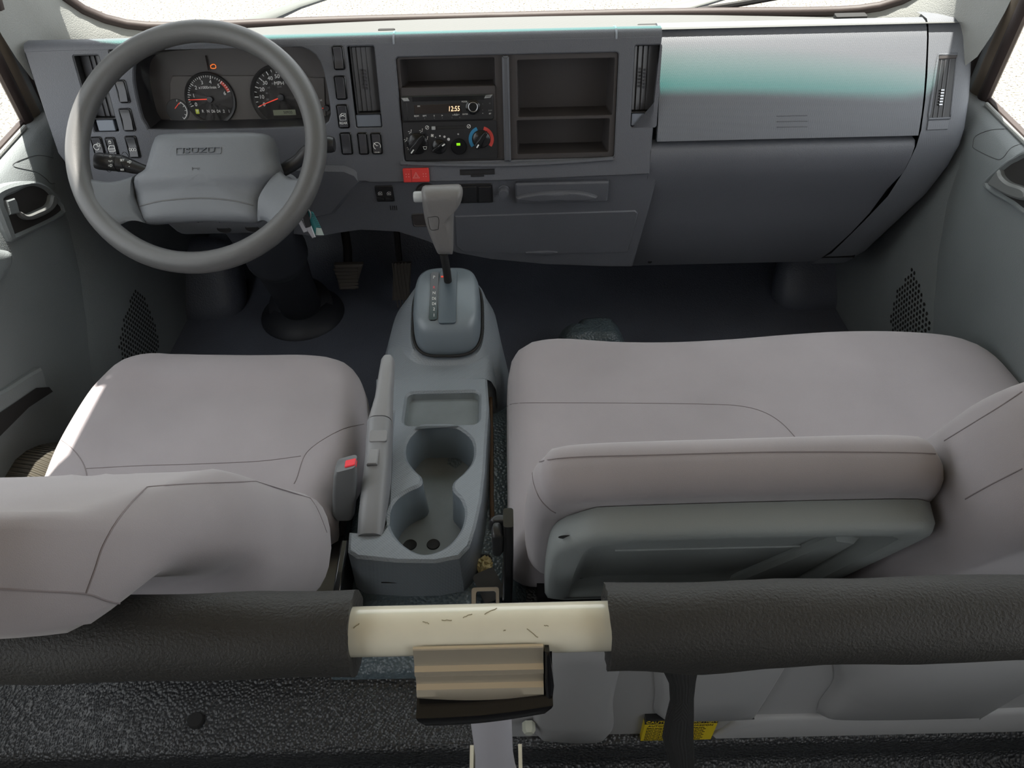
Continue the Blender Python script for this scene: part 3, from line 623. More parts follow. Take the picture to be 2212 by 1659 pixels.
bm = BM(); tube(bm, [pv(0, i/NV, .001) for i in range(NV+1)]+[pv(1, 1-i/NV, .001) for i in range(NV+1)], .0022, 8, True); O('vent_rim', bm, MATS['lid_plastic'], ve)
bm = BM(); loft(bm, [[pv(u, t, l) for u in (.04, .5, .96)] for t, l in ((.01, .0012), (.02, .003), (.06, .003), (.07, .0012))]); O('vent_brow', bm, CUB, ve)
for u in (.2, .42, .64): bm = BM(); tube(bm, [pv(u, .08+.9*i/NV, .0018) for i in range(NV+1)], .0012, 6); O('slat', bm, MATS['vent_slat'], ve)
for k in range(6): bm = BM(); c_ = pv(.42, .56+.045*k, .004); box(bm, Frame(c_, (1, 0, 0), (0, .6, .8)), -.003, .003, -.0012, .0012, -.003, .002); O('slider_rib', bm, STEEL, ve)
bm = BM(); loft(bm, [[pv(u, t, l) for u in (.0, .5, .93)] for t, l in ((1.02, .0003), (1.03, .0022), (1.17, .0022), (1.18, .0003))]); O('vent_tab', bm, MATS['lid_plastic'], DB)
# ---------------------------------------------------------------- instrument cluster
CZ = -.050; CF = F.sh(0, 0, CZ)
IC = T('instrument_cluster', F.p((CL[0]+CL[1])/2, CL[2], CZ), 'instrument cluster with round tachometer and speedometer in a deep dark hood', 'instrument cluster')
bm = BM(); big = offs(cl, .001); loft(bm, [[F.p(x, y, -.004) for x, y in big], [F.p(x, y, -.03) for x, y in offs(cl, -.003)], [F.p(x, y, CZ-.004) for x, y in offs(cl, -.008)]], True); O('cluster_hood', bm, BLK, IC)
bm = BM(); fill(bm, CF, offs(cl, -.004), -.003); O('cluster_face', bm, CLF, IC)
bm = BM(); fp = [CF.uv(x, y) for x, y in ((372, 164), (560, 163), (700, 168), (705, 262), (367, 268), (366, 180))]; slab(bm, CF, fp, -.004, -.0005, .001); O('gauge_panel', bm, mat('gauge_panel', (80, 75, 72), .55), IC)
pxm = depth(CF.p(*CF.uv(530, 210)))/FPX
def gauge(cx, cy, ro, rt, nums, a0, da, minor, nm, rnum, size, red=None):
    g = CF.at(cx, cy, 0); bm = BM(); R_ = ro*pxm
    lathe(bm, g, [(.0005, .0008), (R_*.86, .0008), (R_*.9, .003), (R_*.97, .004), (R_, .001)], 48); ga = O(nm, bm, DIALR, IC)
    bm = BM(); lathe(bm, g, [(.0005, .0012), (R_*.88, .0012)], 48, True); O('dial_face', bm, DIAL, ga)
    bm = BM(); zt = .0016
    for i in range((len(nums)-1)*minor+1):
        a = math.radians(a0+da*i/minor); c, s_ = math.cos(a), math.sin(a); mj = i % minor == 0; r1 = rt*pxm; r0 = r1*(.86 if mj else .915)
        stroke(bm, g, [(r0*c, r0*s_), (r1*c, r1*s_)], .0014 if mj else .0009, zt)
    O('tick_marks', bm, WHT, ga)
    for i, t in enumerate(nums):
        a = math.radians(a0+da*i); r = rnum*pxm
        if t: text(t, g.sh(r*math.cos(a), r*math.sin(a), .0016), size, WHT, ga, 'numeral')
    if red:
        bm = BM(); stroke(bm, g, arc(0, 0, rt*pxm*.93, red[0], red[1], 16), rt*pxm*.14, .0014); O('red_zone', bm, REDP, ga)
    return ga, g
ga, g = gauge(455, 213.5, 55, 48, ['0', '1', '2', '3', '4', '5', '6'], 198, -30, 5, 'tachometer', 35, .0095, (50, 18))
text('x1000r/min', g.sh(-.001, .0205, .0016), .0072, WHT, ga)
def needle(g, ang, L, ga, hub):
    a = math.radians(ang); bm = BM(); n = g.sh(0, 0, .003); c, s_ = math.cos(a), math.sin(a); d = V((-s_, c))
    fill(bm, n, [(.004*c+d.x*.0011, .004*s_+d.y*.0011), (L*c+d.x*.0005, L*s_+d.y*.0005), (L*c-d.x*.0005, L*s_-d.y*.0005), (.004*c-d.x*.0011, .004*s_-d.y*.0011)], 0); O('needle', bm, REDN, ga)
    bm = BM(); lathe(bm, g, [(.0003, .0065), (hub*.9, .0062), (hub, .005), (hub, .001)], 24); O('needle_hub', bm, BLK, ga)
needle(g, 181, .041, ga, .0056)
sel = ['P', 'R', 'N', 'D6', 'D4', '2', '1']
bm = BM(); q = CF.uv(427, 240.5); box(bm, CF.sh(q[0], q[1], .0012), -.0032, .0032, -.0042, .0042, 0, .0004); O('selected_gear_lamp', bm, LIME, ga)
for k, t in enumerate(sel): text(t, CF.at(427+11.3*k, 240.5, .0018), .0078, WHT, ga, 'gear_letter', sx=.72 if len(t) > 1 else .9)
ga, g = gauge(608, 209.5, 67, 57, ['0', '10', '20', '30', '40', '50', '60', '70', '80', '90', '100'], 200, -21.5, 2, 'speedometer', 42, .0098)
needle(g, 199, .047, ga, .0062); text('MPH', g.sh(0, .0245, .0016), .0092, WHT, ga); text('km/h', g.sh(0, .0185, .0016), .004, GREYP, ga)
for k, t in enumerate(['20', '40', '60', '80', '100', '120', '140', '160', '180']):
    a = math.radians(188-24*k); text(t, g.sh(.027*math.cos(a), .027*math.sin(a), .0016), .0048, GREYP, ga, 'numeral')
bm = BM(); q = quad(590, 237.5, 640, 248, CF); box(bm, CF, *q, .001, .0018); od = O('odometer_display', bm, LCD, IC, 'pale green odometer display'); text('50935', CF.at(622, 243, .0021), .007, DIALR, od)
# fuel and temperature gauges, telltale
bm = BM(); g = CF.at(384, 239, 0); lathe(bm, g, [(.0005, .0006), (.021, .0006), (.0215, 0)], 32); fg = O('fuel_gauge', bm, DIALR, IC)
bm = BM(); stroke(bm, g, arc(0, 0, .0175, 62, -62, 16), .0016, .001)
for a in (60, 30, 0, -30, -60): stroke(bm, g, [(.0135*math.cos(math.radians(a)), .0135*math.sin(math.radians(a))), (.0172*math.cos(math.radians(a)), .0172*math.sin(math.radians(a)))], .001, .001)
O('tick_marks', bm, WHT, fg); bm = BM(); stroke(bm, g, [(-.004, .004), (.007, .0145)], .0012, .0014); O('needle', bm, REDN, fg); text('F', g.sh(.003, .018, .001), .005, WHT, fg)
bm = BM(); g = CF.at(706, 233, 0); lathe(bm, g, [(.0003, .005), (.005, .005), (.006, .001)], 20); tg_ = O('temperature_gauge', bm, BLK, IC)
bm = BM(); stroke(bm, g, [(-.006, 0), (-.014, -.001)], .0014, .002); O('needle', bm, REDN, tg_); text('H', g.sh(-.009, .014, .001), .006, WHT, tg_)
bm = BM(); g = CF.at(461, 143, -.002)
stroke(bm, g, [(-.0045, -.003), (-.0045, .002), (-.002, .002), (-.001, .0035), (.003, .0035), (.005, .0015), (.005, -.002), (.003, -.0035), (-.002, -.0035)], .0012, .002, True); O('engine_warning_lamp', bm, AMB, IC, 'orange check engine lamp')
bm = BM(); q = quad(444, 120, 449, 152, CF); box(bm, CF, *q, -.003, .003); O('panel_rib', bm, CLF, IC)
bm = BM(); lo = [(x, max(y, CL[2]+.004)) for x, y in offs(cl, -.004)]; fill(bm, F, lo, 0)
for v in bm.verts:
    y = (v.co-F.o).dot(F.ey); v.co -= F.ez*(.012+.028*(1-(y-CL[2])/(CL[3]-CL[2])))
O('cluster_lens', bm, clearmat('cluster_lens', (.96, .96, .96, 1), .025), IC, 'clear plastic lens over the gauges')
# ---------------------------------------------------------------- radio
q = quad(865, 190, 1072, 263); RD = T('car_radio', F.p((q[0]+q[1])/2, q[2], 0), 'black car radio with clock display above the heater controls', 'radio')
bm = BM(); slab(bm, F, rrect(*q, .003), -.02, -.002, .001); O('radio_body', bm, CUB, RD)
def rp(x, y, dz=-.0018): return F.at(850+x/6.636, 110+y/6.636, dz)
def rq(x0, y0, x1, y1): return quad(850+x0/6.636, 110+y0/6.636, 850+x1/6.636, 110+y1/6.636)
bm = BM(); k = rq(105, 650, 1440, 985); slab(bm, F, rrect(*k, .004), -.004, .002, .002); O('faceplate', bm, BLK, RD)
RZ = .0024
bm = BM(); fp = [F.uv(850+x/6.636, 110+y/6.636) for x, y in ((295, 775), (950, 750), (985, 882), (300, 905))]; slab(bm, F, fp, .001, .0024, .0006); dp = O('display', bm, mat('display_dark', (46, 40, 37), .2), RD)
text('12:55', rp(865, 832, .003), .0128, LED, dp, 'clock_digits', sx=.78, shear=.12); text('FM', rp(362, 795, .003), .004, WHT, dp)
bm = BM(); k = rq(270, 668, 1300, 690); box(bm, F, k[0], k[1], k[2]-.001, k[3]+.001, .001, .0026); O('disc_slot', bm, BLKG, RD)
for pts, t in ((((112, 672), (205, 668), (232, 715), (150, 720)), '^'), (((1325, 632), (1420, 622), (1390, 668), (1300, 676)), 'DISC')):
    bm = BM(); slab(bm, F, [F.uv(850+x/6.636, 110+y/6.636) for x, y in pts], .001, .0035, .0008); b = O('corner_button', bm, SILV, RD); c = (sum(p[0] for p in pts)/4, sum(p[1] for p in pts)/4); text(t, rp(*c, .0038), .004, DIALR, b)
bm = BM(); lathe(bm, rp(1140, 805, .001), [(.0003, .009), (.0095, .009), (.0108, .0075), (.011, .003), (.0135, .002), (.014, 0)], 36); O('volume_knob', bm, BLKG, RD)
bm = BM(); lathe(bm, rp(1140, 805, .0101), [(.0075, 0), (.0083, .0003), (.0091, 0)], 36, False); O('knob_ring', bm, STEEL, RD)
text('MODE', rp(1015, 728, RZ), .0036, WHT, RD); text('ENTER', rp(1028, 908, RZ), .0034, WHT, RD); text('v-FLD-^', rp(895, 916, RZ), .004, WHT, RD)
for x, t, s_ in ((330, 'RDM', .0042), (447, 'RPT', .0042), (583, 'II', .0042), (697, '>', .0055)): text(t, rp(x, 935-(x-330)*.02, RZ), s_, WHT, RD)
for i, x in enumerate((330, 447, 585, 697, 838, 950)): text(str(i+1), rp(x, 972-(x-330)*.03, RZ), .0032, GREYP, RD)
for x, y, t in ((1280, 765, '^'), (1280, 845, 'v'), (1380, 750, 'o)'), (1385, 855, 'DISP'), (1280, 895, '='), (1385, 900, 'BT')): text(t, rp(x, y, RZ), .0036, WHT if y > 880 else GREYP, RD)
bm = BM(); k = rq(125, 735, 215, 990); slab(bm, F, rrect(k[0], k[1], k[2], k[3], .003), .001, .0032, .0008); O('aux_cover', bm, BLK, RD)
# ---------------------------------------------------------------- climate panel
q = quad(868, 264, 1075, 343); HC = T('climate_control_panel', F.p((q[0]+q[1])/2, q[2], 0), 'black heater control panel with round knobs and blue to red temperature arc', 'control panel')
bm = BM(); slab(bm, F, rrect(*q, .003), -.02, -.001, .001); O('panel_face', bm, BLK, HC); CZ2 = -.0006
def knob(x, y, r, ang, nm):
    g = rp(x, y, -.001); k = r/6.636*MM; bm = BM(); lathe(bm, g, [(.0003, .004), (k*.85, .004), (k, .0025), (k*1.02, 0)], 40); kn = O(nm, bm, BLKG, HC)
    bm = BM(); gr = g.sh(0, 0, .004, math.radians(ang)); w = k*.32; pillow(bm, gr, [(-k*.95, -w), (k*.95, -w*.7), (k*.98, w*.7), (-k*.95, w)], .008, -.004, .003, 32); O('knob_grip', bm, BLKG, kn)
    bm = BM(); box(bm, gr, -k*.98, -k*.55, -.0011, .0011, .0078, .0092); O('knob_pointer', bm, WHT, kn)
knob(345, 1330, 150, 50, 'airflow_knob'); knob(655, 1370, 105, 210, 'fan_knob'); knob(1260, 1265, 125, 55, 'temperature_knob')
bm = BM(); lathe(bm, rp(938, 1370, -.001), [(.0003, .005), (.0135, .005), (.0148, .0035), (.015, 0)], 36); ab = O('ac_button', bm, BLKG, HC); bm = BM(); box(bm, rp(930, 1338, .004), -.0034, .0034, -.0022, .0022, 0, .0006); O('ac_lamp', bm, GRN, ab, 'lit green lamp'); text('A/C', rp(930, 1338, .0048), .003, DIALR, ab)
g = rp(1258, 1265, CZ2); Rb = 160/6.636*MM
bm = BM(); stroke(bm, g, arc(0, 0, Rb, 110, 218, 20), .0062, .0003); O('cold_arc', bm, BLUEP, HC, 'blue arc'); bm = BM(); stroke(bm, g, arc(0, 0, Rb, 75, -38, 20), .0062, .0003); O('hot_arc', bm, REDD, HC, 'red arc')
for x, y, r in ((603, 1238, 1.1), (666, 1218, 1.7), (731, 1230, 2.4), (790, 1267, 3.1)):
    bm = BM(); fill(bm, rp(x, y, CZ2), circ(0, 0, r*.0009, 14), .0003); O('fan_speed_dot', bm, mat('dot_grey', (190, 190, 190), .6), HC)
bm = BM()
for a in range(4): stroke(bm, rp(556, 1213, CZ2).sh(0, 0, 0, a*math.pi/2), arc(.0012, .0006, .0014, 0, 300, 8), .0008)
O('fan_symbol', bm, WHT, HC)
for x, y in ((240, 1165), (180, 1280), (400, 1150), (475, 1262), (222, 1395)):
    bm = BM(); g = rp(x, y, CZ2); stroke(bm, g, [(.002, .003), (.0012, -.001), (-.0012, -.001), (-.002, -.003)], .0008); fill(bm, g, circ(.0022, .004, .0008, 8), .0003); stroke(bm, g, [(-.004, .001), (-.001, .0015)], .0007); O('airflow_symbol', bm, WHT, HC)
bm = BM(); stroke(bm, rp(452, 1395, .0036), [(-.0035, .003), (.0035, .003), (.0018, -.002), (-.0018, -.002)], .001, 0, True); O('defrost_symbol', bm, WHT, HC)
bm = BM(); k = rq(545, 1082, 1035, 1112); plate(bm, F, rrect(*k, .001), [], -.002, .0004, .0003); O('slider_slot', bm, BLKM, HC); bm = BM(); box(bm, rp(575, 1100, 0), -.0035, .0035, -.003, .003, 0, .005); O('slider_tab', bm, SILV, HC, bevel=.0006)
for x, y in ((482, 1098), (1080, 1080)):
    bm = BM(); g = rp(x, y, CZ2); stroke(bm, g, arc(0, 0, .0032, 0, 360, 16), .0008); stroke(bm, g, [(-.002, -.002), (.002, .002)], .0008); O('recirculation_symbol', bm, WHT, HC)
text('*', rp(928, 1205, CZ2), .008, WHT, HC, 'snow_symbol')
# ================================================================== STEERING
E = math.radians(50); WC = CAM + ray(425, 314)*1.304
WH = Frame(WC, (1, 0, 0), (0, math.sin(E), math.cos(E)))
SWH = T('steering_wheel', WC-V((0, 0, .15)), 'grey two-spoke steering wheel with raised lettering on the centre pad', 'steering wheel')
RM, rm = .2015, .0182
bm = BM(); rows = []
for i in range(96):
    a = 2*math.pi*i/96; rows.append([WH.p((RM+rm*math.cos(t))*math.cos(a), (RM+rm*math.cos(t))*math.sin(a), rm*1.06*math.sin(t)) for t in [2*math.pi*j/16 for j in range(16)]])
rows.append(rows[0]); loft(bm, rows, True); bmesh.ops.remove_doubles(bm, verts=bm.verts, dist=1e-6); O('rim', bm, WHEEL, SWH, 'worn grey rim', sharp=180)
PZ = -.012
def wuv(pts, z=PZ): return [WH.uv(x, y, z) for x, y in pts]
padp = wuv([(342, 281), (450, 276), (562, 279), (586, 296), (594, 335), (602, 367), (574, 395), (557, 425), (553, 468), (500, 470), (430, 468), (360, 471), (302, 474), (289, 458), (281, 427), (278, 381), (300, 362), (308, 340), (322, 296)])
bm = BM(); pillow(bm, WH, padp, PZ, PZ-.05, .024, 96, .006, fn=lambda x, y: -.012*max(0, min(1, (-.052-y)/.02))); tpad = tree_of(bm); pad = O('centre_pad', bm, PAD, SWH, 'grey horn pad', sharp=180)
# emblem plaque + lettering + horn symbol
def onpad(px, py, l=0): h = hit(tpad, px, py, 0); return Frame(h + WH.ez*l, WH.ex, WH.ey)
g = onpad(429, 326, .0006); bm = BM(); plate(bm, g, rrect(-.0385, .0385, -.0062, .0062, .002), [rrect(-.037, .037, -.0048, .0048, .001)], -.003, .0009, .0003); O('emblem_frame', bm, PAD, pad)
bm = BM(); slab(bm, g.sh(0, -.002, -.0016), rrect(-.05, .05, -.012, .012, .01), -.004, .0006, .0006); O('emblem_plaque', bm, PAD, pad)
text('ISUZU', g.sh(0, 0, .0004), .0118, mat('emblem_letters', (66, 70, 75), .3), pad, 'raised_lettering', .0008, sx=1.75)
g = onpad(424, 365, .0008); bm = BM(); stroke(bm, g, [(-.0065, .001), (.006, .001)], .0009, 0); stroke(bm, g, [(-.0065, .0032), (-.0065, -.0022)], .0009, 0); stroke(bm, g, [(.002, -.0012), (.005, -.0012)], .0007, 0); O('horn_symbol', bm, DIALR, pad)
bm = BM(); tube(bm, drape(tpad, [(300, 446), (350, 434), (430, 428), (500, 433), (548, 444)], 40, .0), .0012, 6); O('pad_ridge', bm, WHEEL, pad)
# spokes
for nm, inner_, outer_ in (('l', [(284, 370), (278, 384), (280, 427), (289, 458), (304, 476)], [(196, 388), (190, 410), (208, 448), (226, 472), (250, 494)]), ('r', [(598, 360), (574, 395), (557, 425), (553, 452), (550, 472)], [(652, 385), (652, 405), (638, 440), (616, 468), (592, 498)])):
    s_ = -1 if nm == 'l' else 1; rows = []
    ic = cr([V(WH.uv(x, y, PZ)+(0,)) for x, y in inner_], 14); oc = cr([V(WH.uv(x, y, 0)+(0,)) for x, y in outer_], 14)
    NN = 9
    for k in range(NN+1):
        t = k/NN; zc = (PZ-.016)*(1-t)+.004*t; row = []
        for j in range(14):
            a, b = ic[j], oc[j]; p = a.lerp(b, t); w = math.sin(math.pi*t)
            v = j/13; sh = (.010 if j < 5 else 0)*w*(1-v*2.6) if j < 5 else 0
            pinch = w*.007*((1-2*v)); up_ = math.sin(math.pi*min(1, max(0, v)))**.5
            row.append(WH.p(p.x, p.y-pinch*1.2, zc+.012*up_))
        for j in range(13, -1, -1):
            a, b = ic[j], oc[j]; p = a.lerp(b, t); v = j/13; pinch = math.sin(math.pi*t)*.007*(1-2*v)
            row.append(WH.p(p.x, p.y-pinch*1.2, zc-.012*math.sin(math.pi*v)**.5-.002))
        rows.append(row)
    bm = BM(); loft(bm, rows, True, True); O('spoke', bm, PAD, SWH, sharp=60)
# column shroud, stalks, keys
SCN = T('steering_column', WC+WH.ez*-.12-V((0, 0, .1)), 'grey steering column shroud with stalk switches behind the steering wheel', 'steering column')
def ring_rr(F_, w, h, r, z, dy=0): return [F_.p(x, y+dy, z) for x, y in rrect(-w, w, -h, h, r, 5)]
bm = BM(); CWf = WH.sh(.0, -.03, 0)
loft(bm, [ring_rr(CWf, .085, .058, .03, -.06, -.012), ring_rr(CWf, .097, .068, .03, -.075, -.014), ring_rr(CWf, .1, .072, .03, -.13, -.012), ring_rr(CWf, .088, .066, .03, -.19, 0), ring_rr(CWf, .08, .06, .03, -.24, .01)], True, True)
tsh = tree_of(bm); sh = O('column_shroud', bm, mat('shroud_plastic', (86, 88, 92), .5, .4, 700), SCN, sharp=50)
for px, py, r in ((484, 495, .0105), (545, 493, .0105), (432, 478, .004), (478, 478, .004)):
    h = hit(tsh, px, py, .0006)
    if h: bm = BM(); lathe(bm, Frame(h, WH.ex, (WH.ey*.2+WH.ez).normalized()), [(.0003, .0004), (r, .0004), (r*1.15, .0012), (r*1.2, 0)], 20); O('screw_hole', bm, BLKM, sh)
def stalk(p0, p1, p2, r, nm, lab):
    bm = BM(); pts = cr([p0, p0.lerp(p1, .5), p1, p1.lerp(p2, .5), p2], 16); n_ = 16
    tube(bm, pts, [r*(.55+.45*min(1, i/8)) if i < 15 else r*.9 for i in range(n_)], 20, flat=.85); return O(nm, bm, BLK, SCN, lab, sharp=60)
sp = lambda x, y, z: WH.p(*WH.uv(x, y, z), z)
ls = stalk(sp(320, 370, -.07), sp(262, 353, -.06), sp(206, 347, -.05), .0165, 'light_stalk', 'black light and turn signal stalk')
for (x, y, t, sz, sx) in ((238, 338, 'O', .005, 1), (238, 348, '=o=', .006, .7), (238, 358, '=D', .007, .8), (264, 346, 'SET', .0055, .9), (264, 367, 'RES', .0045, .9), (279, 350, '=D', .007, .8), (279, 359, '-', .007, 1)):
    text(t, Frame(WH.p(*WH.uv(x, y, -.037), -.037), WH.ex, WH.ey), sz, WHT, ls, sx=sx)
for px in (233, 254, 272):
    c = sp(px, 350, -.057); bm = BM(); rg = Frame(c, WH.ey, WH.ez); lathe(bm, rg, [(.0166, -.0006), (.0172, 0), (.0166, .0006)], 24, False); O('stalk_ring', bm, BLKG, ls)
rs_ = stalk(sp(560, 400, -.07), sp(640, 350, -.065), sp(668, 322, -.06), .013, 'wiper_stalk', 'black exhaust brake and wiper stalk')
c = sp(710, 312, -.05); bm = BM(); lathe(bm, Frame(c, WH.ey, WH.ez), [(.0003, -.02), (.012, -.02), (.0145, -.012), (.0145, .004), (.012, .01), (.0003, .01)], 24); O('stalk_end', bm, BLK, rs_)
bm = BM(); tube(bm, [c-WH.ex*.01, sp(660, 330, -.06)], .008, 10); O('stalk_neck', bm, BLK, rs_)
h = sp(623, 395, -.10); bm = BM(); lathe(bm, Frame(h, WH.ex, WH.ey), [(.0003, .006), (.010, .006), (.011, .004), (.016, .002), (.017, -.02)], 24); O('ignition_lock', bm, mat('lock_grey', (120, 122, 126), .4), SCN)
# column boot to the floor
b0 = WC-WH.ez*.24+V((.012, 0, -.05)); b1 = atz(650, 660, .03)
bm = BM(); pts = [b0.lerp(b1, t) for t in (0, .3, .32, .36, .38, .42, .7, .97, 1)]; tube(bm, pts, [.075, .068, .071, .071, .066, .062, .056, .055, .085], 28); O('column_boot', bm, mat('boot_rubber', (46, 48, 54), .55, .3, 300), SCN, 'dark rubber column boot', sharp=50)
bm = BM(); lathe(bm, Frame(b1-V((0, 0, .026)), (1, 0, 0), (0, 1, 0)), [(.0005, .03), (.07, .03), (.09, .016), (.11, .003), (.112, -.004)], 36); O('boot_base', bm, MATS['boot_rubber'], SCN, sharp=50)
# keys and tag
kb = WH.p(*WH.uv(660, 455, -.13), -.13)
KY = T('key_ring', kb-V((0, 0, .09)), 'bunch of keys with teal paper tag hanging beside the steering column', 'keys')
FK = Frame(kb, (1, 0, 0), (0, .35, .94)); kp = lambda x, y, z=0: FK.uv(x, y, z)
bm = BM(); slab(bm, FK, [kp(x, y) for x, y in ((655, 453), (676, 458), (688, 480), (700, 508), (682, 508), (668, 480))], -.0005, .0008, .0003); tg2 = O('key_tag', bm, TEAL, KY, 'teal printed key tag')
bm = BM(); fill(bm, FK, [kp(x, y, .001) for x, y in ((683, 492), (694, 493), (700, 508), (682, 508))], .001); O('tag_label', bm, mat('tag_pale', (190, 205, 200), .6), tg2)
for k in range(7): bm = BM(); stroke(bm, FK, [kp(672+k*2, 463+k*4.5, .001), kp(681+k*2, 465+k*4.5, .001)], .0008, .0012); O('tag_print', bm, mat('tag_ink', (20, 60, 66), .6), tg2)
bm = BM(); c = kp(656, 462); tube(bm, [FK.p(c[0]+.014*math.cos(a*.3), c[1]+.014*math.sin(a*.3), .004) for a in range(21)], .0012, 8, True); O('split_ring', bm, STEEL, KY)
for x0, y0, x1, y1, w, mt in ((655, 455, 668, 490, .010, BLKG), (668, 488, 680, 512, .006, STEEL), (650, 470, 662, 500, .007, STEEL)):
    a, b = V(kp(x0, y0)), V(kp(x1, y1)); d = (b-a).normalized(); nrm = V((-d.y, d.x)); bm = BM()
    slab(bm, FK.sh(0, 0, .004), [tuple(a+nrm*w), tuple(a-nrm*w), tuple(b-nrm*w*.6), tuple(b+nrm*w*.6)], 0, .004, .001); O('key', bm, mt, KY)
# ================================================================== PEDALS
def pedal(px, z, nm, lab):
    pts = [atz(x, y, zz) for x, y, zz in px]; c = sum(pts, V())/len(pts); ex = V((1, 0, 0)); ey = (pts[0]-pts[-1]); ey.x = 0; ey.normalize(); Fp = Frame(c, ex, ey)
    t = T(nm, (c.x, c.y, 0), lab, 'pedal'); pl = [((p-c).dot(Fp.ex), (p-c).dot(Fp.ey)) for p in pts]
    return t, Fp, pl
t, Fp, pl = pedal([(721, 574, .20), (784, 574, .20), (768, 627, .12), (733, 627, .12)], .2, 'brake_pedal', 'dark rubber brake pedal with cross ribs left of the accelerator')
PEDM = mat('pedal_rubber', (86, 81, 76), .6, .3, 300)
bm = BM(); slab(bm, Fp, pl, -.015, 0, .004); O('pedal_pad', bm, PEDM, t)
ys_ = [p[1] for p in pl]; y0, y1 = min(ys_), max(ys_)
for k in range(6):
    y = y0+(y1-y0)*(.14+.145*k); w = .021+.011*(y-y0)/(y1-y0); bm = BM(); box(bm, Fp, -w, w, y-.0035, y+.0035, -.001, .003); O('rib', bm, PEDM, t, bevel=.001)
bm = BM(); tube(bm, [Fp.p(0, 0, -.01), Fp.p(0, .05, -.06), Fp.p(0, .28, -.10)], .011, 10); O('pedal_arm', bm, BLKM, t)
t, Fp, pl = pedal([(850, 570, .17), (888, 570, .17), (884, 650, .06), (847, 650, .06)], .1, 'accelerator_pedal', 'long dark accelerator pedal with lengthwise ribs beside the shift console')
bm = BM(); slab(bm, Fp, pl, -.012, 0, .003); O('pedal_pad', bm, PEDM, t)
for k in range(5): x = -.017+.0085*k; bm = BM(); box(bm, Fp, x-.0014, x+.0014, -.075, .06, -.001, .0022); O('rib', bm, PEDM, t)
bm = BM(); tube(bm, [Fp.p(0, -.07, -.01), Fp.p(.012, -.10, -.02), Fp.p(.012, -.12, -.03)], .006, 8); O('pedal_hinge', bm, BLKM, t)
bm = BM(); tube(bm, [Fp.p(0, .06, -.01), Fp.p(0, .18, -.03), Fp.p(0, .3, -.02)], .008, 8); O('pedal_arm', bm, BLKM, t)
# ================================================================== SHIFT CONSOLE
SH = T('shift_console', (-.125, 1.1, .0), 'grey floor shift console with automatic gear selector', 'gear selector')
def sring(cx, cy, a, b, z, e=3.2, n=48, tilt=0, yz=0, front=1):
    out = []
    for i in range(n):
        t = 2*math.pi*i/n; c, s_ = math.cos(t), math.sin(t); x = a*abs(c)**(2/e)*(1 if c > 0 else -1); y = b*abs(s_)**(2/e)*(1 if s_ > 0 else -1)
        out.append(V((cx+x, cy+y, z+tilt*y)))
    return out
bm = BM()
loft(bm, [sring(-.140, 1.10, .145, .165, .0, 2.8), sring(-.138, 1.105, .140, .155, .18, 3), sring(-.135, 1.11, .118, .145, .30, 3), sring(-.130, 1.115, .105, .140, .345, 3, tilt=.16), sring(-.126, 1.125, .088, .118, .365, 3, tilt=.3), sring(-.122, 1.13, .078, .098, .385, 3.2, tilt=.38), sring(-.120, 1.133, .070, .086, .396, 3.4, tilt=.35), sring(-.119, 1.133, .064, .08, .39, 3.4, tilt=.3)], True, True)
O('console_housing', bm, CONS, SH, 'textured flared housing', sharp=60)
bm = BM(); loft(bm, [[V((x, y, z)) for x, z in ((-.255, .2), (-.245, .33), (-.235, .352), (-.222, .360), (-.05, .360), (-.038, .352), (-.03, .33), (-.025, .2))] for y in (1.006, 1.05, 1.10)])
O('console_bridge', bm, CONS, SH, sharp=40)
bm = BM(); GT = .22
loft(bm, [sring(-.119, 1.133, .0635, .078, .37, 3.6, tilt=.25), sring(-.119, 1.133, .063, .077, .41, 3.6, tilt=.25), sring(-.119, 1.134, .0615, .074, .436, 3.6, tilt=.24), sring(-.119, 1.137, .058, .068, .448, 3.6, tilt=.22), sring(-.119, 1.139, .052, .061, .4525, 3.6, tilt=GT), sring(-.119, 1.139, .02, .02, .4535, 3, tilt=GT)], True, True)
tgt = tree_of(bm); GG = [p for p in sring(-.119, 1.133, .0655, .0805, .402, 3.5, tilt=.34)]; gc = O('gate_cover', bm, CONSM, SH, 'smooth blue grey gate cover', sharp=180)
bm = BM(); tube(bm, GG, .0028, 8, True); O('gate_gap', bm, BLKM, SH)
FG = Frame((-.119, 1.139, .4535), (1, 0, 0), (0, 1, GT))
gq = quad(951, 585, 985, 698, FG); bm = BM(); plate(bm, FG.sh(0, 0, .0012), rrect(gq[0], gq[1], gq[2], gq[3], .006), [], -.004, .0003, .0005); O('gate_slot', bm, mat('gate_slide', (76, 86, 94), .35), gc)
gq = quad(931, 589, 944, 692, FG); bm = BM(); slab(bm, FG.sh(0, 0, .0012), rrect(gq[0], gq[1], gq[2], gq[3], .005), -.004, .0006, .0003); iw = O('gear_indicator', bm, BLKG, gc)
for t_, y in zip(('P', 'R', 'N', 'D6', 'D4', '2', '1'), (599, 621, 633, 645, 656.5, 668, 681)): text(t_, FG.at(937.5, y, .0022), .0095, mat('print_pinkred', (222, 110, 120), .6) if t_ == 'R' else WHT, iw, 'gear_letter', sx=.62 if len(t_) > 1 else .85)
bm = BM(); box(bm, FG.at(956, 598, .0016), -.003, .004, -.0016, .0016, 0, .001); O('position_marker', bm, REDN, gc)
lv0 = FG.p(*FG.uv(968, 603), 0); lv1 = atz(958, 545, .545)
bm = BM(); tube(bm, [lv0-V((0, 0, .03)), lv0.lerp(lv1, .3), lv1], .0075, 14); O('lever_shaft', bm, BLKM, SH)
kd = (atz(950, 415, .66)-atz(960, 543, .545)); FKn = Frame(atz(950, 478, .60), (1, 0, 0), kd - V((kd.x, 0, 0)))
